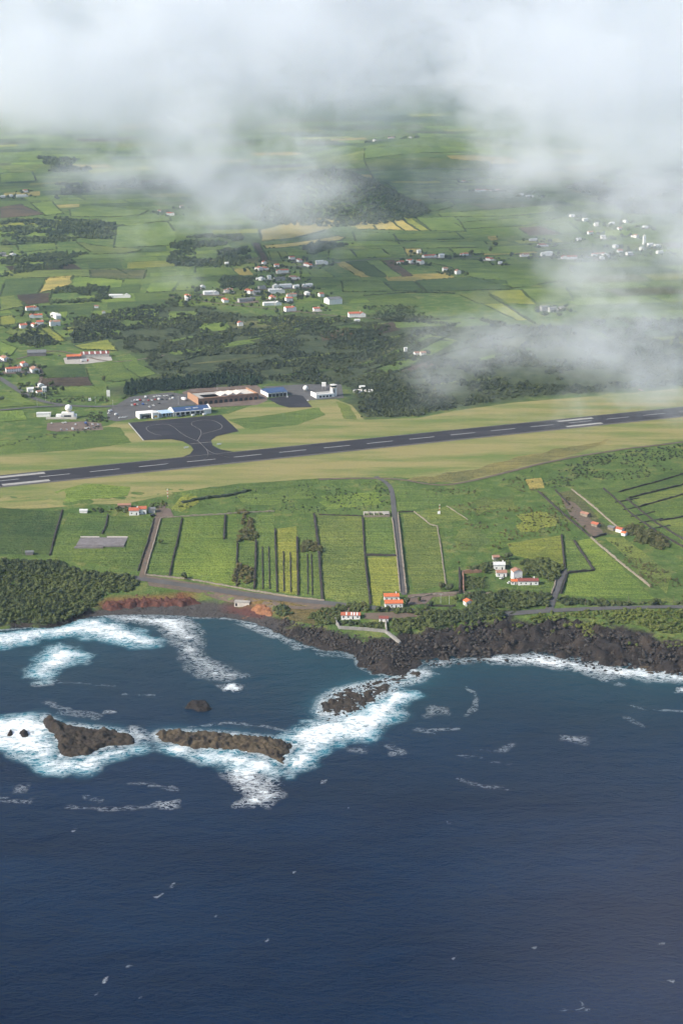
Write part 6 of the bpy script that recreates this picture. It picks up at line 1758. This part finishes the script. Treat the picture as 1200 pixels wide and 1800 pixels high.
# terrace banks in the scrub
for ln, lb in [([(440, 596), (500, 582), (560, 564), (600, 556)], 'dark curved terrace hedge below the village'), ([(420, 612), (480, 598), (560, 578), (640, 566)], 'lower curved terrace hedge below the village'),
               ([(640, 655), (700, 632), (750, 608), (790, 590)], 'long rising terrace hedge in the middle of the scrub'), ([(650, 668), (720, 645), (780, 622), (840, 606)], 'terrace hedge under the long rising one'),
               ([(560, 640), (620, 625), (690, 600), (740, 580)], 'terrace hedge above the long rising one'), ([(300, 640), (360, 622), (420, 610)], 'terrace hedge at the left of the scrub'),
               ([(860, 520), (900, 545), (940, 570)], 'slanting hedge beside the yellow green slope'), ([(640, 520), (720, 514), (800, 516)], 'long straight hedge under the dark green fields')]:
    W = UP(ln); pts = []
    for a, b in zip(W[:-1], W[1:]):
        k = max(1, int(np.linalg.norm(b - a) / 3.)); pts += [a + (b - a) * j / k for j in range(k)]
    P = np.array(pts); c = P.mean(0); r = np.random.default_rng(len(P)); z0 = float(hz(*c))
    me = proto_merge(HEDGP, P[:, 0] - c[0], P[:, 1] - c[1], hz(P[:, 0], P[:, 1]) - z0 - .2, r.uniform(1.6, 3., len(P)), r, .8, 'hedge')
    o = link('hedge', me, M['leaf_far']); o.location = (c[0], c[1], z0); tag(o, lb, 'hedge', 'terrace hedges', 'thing')
for ln, lb in [([(470, 590), (530, 575), (590, 560)], 'green grass terrace below the village'), ([(655, 660), (730, 630), (785, 600)], 'long green grass terrace in the scrub'), ([(300, 622), (380, 610), (440, 600)], 'left green grass terrace in the scrub')]:
    o = ribbon('field', ln, 26, M['field'], .5, 12., parent=GROUND); o.color = (*CLR['green'], 1)


# terraces and small plots inside the scrub
for ln, w, c in [([(420, 590), (480, 578), (540, 562), (590, 552)], 9, 'olive'), ([(430, 600), (500, 586), (570, 568), (630, 560)], 7, 'green'), ([(400, 578), (450, 572), (520, 556)], 8, 'grey'),
                 ([(640, 640), (700, 618), (740, 596), (780, 582)], 9, 'green'), ([(600, 648), (660, 630), (700, 606)], 8, 'grey'), ([(660, 600), (700, 590), (760, 590), (800, 600)], 10, 'olive'),
                 ([(300, 600), (360, 588), (410, 586)], 12, 'green'), ([(480, 640), (540, 628), (600, 620)], 9, 'olive'), ([(500, 660), (580, 650), (640, 640)], 8, 'dark'), ([(340, 640), (420, 632), (480, 622)], 9, 'grey'),
                 ([(820, 640), (880, 622), (940, 612)], 12, 'green'), ([(720, 680), (800, 672), (880, 664)], 10, 'olive'), ([(260, 570), (320, 562), (380, 560)], 12, 'olive')]:
    o = ribbon('terrace', ln, w, M['field'], .45, 10., parent=GROUND); o.color = (*CLR[c], 1)
for pl, c in [([(300, 548), (350, 546), (345, 560), (295, 562)], 'green'), ([(560, 586), (610, 576), (620, 588), (566, 600)], 'brown'), ([(790, 560), (850, 556), (862, 572), (800, 576)], 'green'), ([(700, 640), (760, 634), (764, 646), (704, 654)], 'brown'),
              ([(452, 560), (500, 556), (500, 566), (452, 572)], 'green'), ([(655, 572), (690, 566), (705, 580), (664, 588)], 'plough'), ([(350, 570), (400, 566), (402, 580), (352, 584)], 'bright'), ([(880, 600), (930, 590), (950, 606), (890, 616)], 'grey')]:
    patch('field', pl, M['field'], .42, 20., CLR[c], GROUND, wobble=14)

# yards and garden bushes round the houses of each hamlet
_yr = np.random.default_rng(77)
for cl, lst in CLUSTERS:
    gx, gy = [], []
    for a, b, w, rf in lst:
        q = U(a, b)[0]; sc = w / pxscale(*q)
        if _yr.random() < .55:
            ww = sc * _yr.uniform(.6, .9); dd = _yr.uniform(6, 14)
            patch('yard', [(q[0] - ww, q[1] - dd), (q[0] + ww, q[1] - dd * .8), (q[0] + ww * .9, q[1] + dd), (q[0] - ww * .8, q[1] + dd)], M[_yr.choice(['dirt', 'concrete', 'earth_track', 'tarmac_road'])], .75, 12., parent=GROUND, is_px=False, wobble=6)
        n = 12
        an = _yr.uniform(0, 6.28, n); rr = sc * .6 + _yr.uniform(5, 22, n)
        gx += list(q[0] + np.cos(an) * rr); gy += list(q[1] + np.sin(an) * rr * 1.2)
    gx = np.array(gx); gy = np.array(gy)
    sz = _yr.uniform(1.5, 4.4, len(gx)) * (1 + (gy.mean() - 2000) / 9000)
    o = link('garden_trees', proto_merge(MIDP, gx, gy, hz(gx, gy) - .3, sz, _yr, 1.1, 'garden_trees'), M['leaf_far'])
    tag(o, 'scattered garden trees and bushes ' + cl, 'trees', kind='stuff')


# single trees
def tree_meshes(seed, m):
    V, Fc = bush_proto(seed, 6, 90, .2, 1.15)
    V = V * .95 + np.array([0, 0, .55])
    cr = mesh_np('crown', V, Fc, False, dict(tint=np.full(len(V), (seed * .37) % 1)))
    cr.materials.append(M[m])
    b = MB().tube((0, 0, -.15), (.03, .02, .7), .09, .06, 7).tube((.03, .02, .6), (.35, .1, 1.15), .045, .02, 5).tube((.03, .02, .55), (-.3, .15, 1.1), .045, .02, 5).tube((.03, .02, .62), (.05, -.3, 1.2), .04, .02, 5)
    tr = b.mesh('trunk'); tr.materials.append(M['bark'])
    return cr, tr


TREES = [tree_meshes(500 + i, mm) for i, mm in enumerate(['leaf_coast', 'leaf_coast', 'leaf_scrub', 'leaf_brown'])]
for i, (px, py, sz, lb) in enumerate([
    (325, 1019, 3.0, 'lone dark bushy tree at the foot of the bright field'), (283, 957, 2.2, 'dark tree in the field right of the farm lane'), (714, 1063, 2.6, 'tree right of the orange roofed house'),
    (735, 1058, 2.0, 'small tree at the left of the small lawn'), (757, 1066, 2.2, 'tree below the small lawn'), (800, 1058, 2.6, 'dark tree beside the small orange hut'), (790, 1040, 3.0, 'tree by the tall dark wall'),
    (775, 1036, 2.8, 'left tree above the small lawn'), (860, 1000, 3.0, 'tree at the left of the villa'), (852, 1008, 2.4, 'tree at the end of the brown garden wall'), (893, 984, 3.0, 'tree directly behind the tall villa block'),
    (640, 1068, 2.4, 'tree left of the orange roofed house'), (664, 1076, 2.4, 'tree in front of the orange roofed house'), (268, 893, 2.2, 'tree behind the grey farm shed'), (225, 900, 2.0, 'tree left of the small farm'),
    (184, 671, 3.4, 'dark round tree above the roadside meadow'), (4, 706, 3.4, 'dark tree at the left edge beside the curving road'), (862, 443, 5.0, 'tree between the right hand houses'), (870, 434, 5.0, 'tree behind the right hand houses'),
    (828, 449, 5.0, 'tree right of the first right hand house'), (966, 428, 5.0, 'tree beside the highest right hand house'), (1150, 1064, 2.6, 'tree beside the coast road near the right edge')]):
    q = U(px, py)[0]; t = empty('tree', q, i * 1.3); t.scale = (sz, sz, sz); tag(t, lb, 'tree')
    cr, tr = TREES[i % 4]
    link('crown', cr, None, t); link('trunk', tr, None, t)


# ---------------------------------------------------------------- clouds and haze
def cloud(label, px, py, rx, ry, Y, depth, dens, scale, lo, hi, seed=0, step=1.6, amp=4.6, soft=.4):
    """a bank of cloud: centre and half size as seen in the photo at ground distance Y"""
    dx, dy, dz = pdir(px, py); t = Y / dy
    c = Vector((dx * t, Y, HC + dz * t)); k = Y / (dy * FPX)
    rad = (rx * k, depth, ry * k)
    m = bpy.data.materials.new('cloud'); m.use_nodes = True; nt = m.node_tree; nt.nodes.clear()
    out = nt.nodes.new('ShaderNodeOutputMaterial'); pv = nt.nodes.new('ShaderNodeVolumePrincipled')
    nt.links.new(pv.outputs[0], out.inputs['Volume'])
    pv.inputs['Color'].default_value = (.89, .92, .975, 1); pv.inputs['Anisotropy'].default_value = -.05
    tc = nt.nodes.new('ShaderNodeTexCoord'); geo = nt.nodes.new('ShaderNodeNewGeometry')
    ln = nt.nodes.new('ShaderNodeVectorMath'); ln.operation = 'LENGTH'; nt.links.new(tc.outputs['Object'], ln.inputs[0])
    of = nt.nodes.new('ShaderNodeVectorMath'); of.operation = 'ADD'; of.inputs[1].default_value = (seed * 913., seed * 377., seed * 151.); nt.links.new(geo.outputs['Position'], of.inputs[0])
    f = noise(nt, stretch(nt, of.outputs[0], 0, 1, .8, 1.35), 1 / scale, 6., .68)
    a = math2(nt, 'SUBTRACT', 1., ln.outputs['Value'])
    v = math2(nt, 'ADD', math2(nt, 'MULTIPLY', math2(nt, 'SUBTRACT', f, .5), amp), a)
    d = maprange(nt, v, lo, hi, 0., dens)
    e = maprange(nt, a, 0., soft)
    nt.links.new(math2(nt, 'MULTIPLY', d, e), pv.inputs['Density'])
    m.cycles.volume_step_rate = step
    V, Fc = ico(3)
    o = link('cloud', mesh_np('cloud', V, Fc, True), m); o.location = c; o.scale = rad
    return tag(o, label, 'cloud', kind='stuff')


cloud('thick grey white cloud bank across the top of the picture', 600, -20, 1700, 285, 4300, 900, .0036, 330, -.2, .7, 1, amp=3.2)
cloud('cloud mass hanging over the upper left', 180, 100, 680, 240, 2900, 560, .0056, 240, .20, .95, 2)
cloud('cloud tongue drooping over the left fields', 435, 335, 290, 235, 2600, 320, .0064, 170, .30, 1.2, 3)
cloud('cloud mass over the upper right', 1050, 170, 590, 265, 2600, 520, .0056, 230, .20, .95, 4)
cloud('cloud veil hanging down the right edge', 1190, 430, 340, 350, 2100, 340, .0056, 170, .28, 1.1, 5)
cloud('low wisp of cloud drifting in front of the right runway end', 1000, 630, 470, 155, 1380, 170, .0068, 95, .42, 1.3, 6)
cloud('faint ragged cloud shred left of the wooded hill', 260, 300, 270, 95, 2600, 240, .0046, 130, .40, 1.2, 7)


def mist_for_reflection():
    """thin mist volume added to imitate a pale window reflection at lower right, fading out towards its rim"""
    m = bpy.data.materials.new('reflection_mist'); m.use_nodes = True; nt = m.node_tree; nt.nodes.clear()
    out = nt.nodes.new('ShaderNodeOutputMaterial'); pv = nt.nodes.new('ShaderNodeVolumePrincipled'); nt.links.new(pv.outputs[0], out.inputs['Volume'])
    pv.inputs['Color'].default_value = (.98, .86, .88, 1)
    tc = nt.nodes.new('ShaderNodeTexCoord')
    ln = nt.nodes.new('ShaderNodeVectorMath'); ln.operation = 'LENGTH'; nt.links.new(tc.outputs['Object'], ln.inputs[0])
    nt.links.new(maprange(nt, ln.outputs['Value'], 1., .15, 0., .00062), pv.inputs['Density'])
    m.cycles.volume_step_rate = 2.5
    dx, dy, dz = pdir(1230, 1700); t = 520 / dy
    V, Fc = ico(4)
    o = link('cloud', mesh_np('cloud', V, Fc, True), m)  # added volume imitating a window reflection, not one of the real clouds
    o.location = (dx * t, 520, HC + dz * t); o.scale = (128, 60, 104); o.rotation_euler = (0, math.radians(25), 0)
    return tag(o, 'thin mauve mist added to imitate a window reflection over the sea at lower right', 'cloud', kind='stuff')

mist_for_reflection()
hm = bpy.data.materials.new('haze'); hm.use_nodes = True
hn = hm.node_tree; hn.nodes.clear()
ho = hn.nodes.new('ShaderNodeOutputMaterial'); hv = hn.nodes.new('ShaderNodeVolumePrincipled')
hn.links.new(hv.outputs[0], ho.inputs['Volume'])
hv.inputs['Color'].default_value = (.62, .80, 1., 1)
hv.inputs['Density'].default_value = 3.6e-5
hz_ob = MB().box(-26000, 26000, -14000, 32000, -40, 1900).build('haze', hm)
tag(hz_ob, 'pale blue haze filling the air over island and sea', kind='stuff')
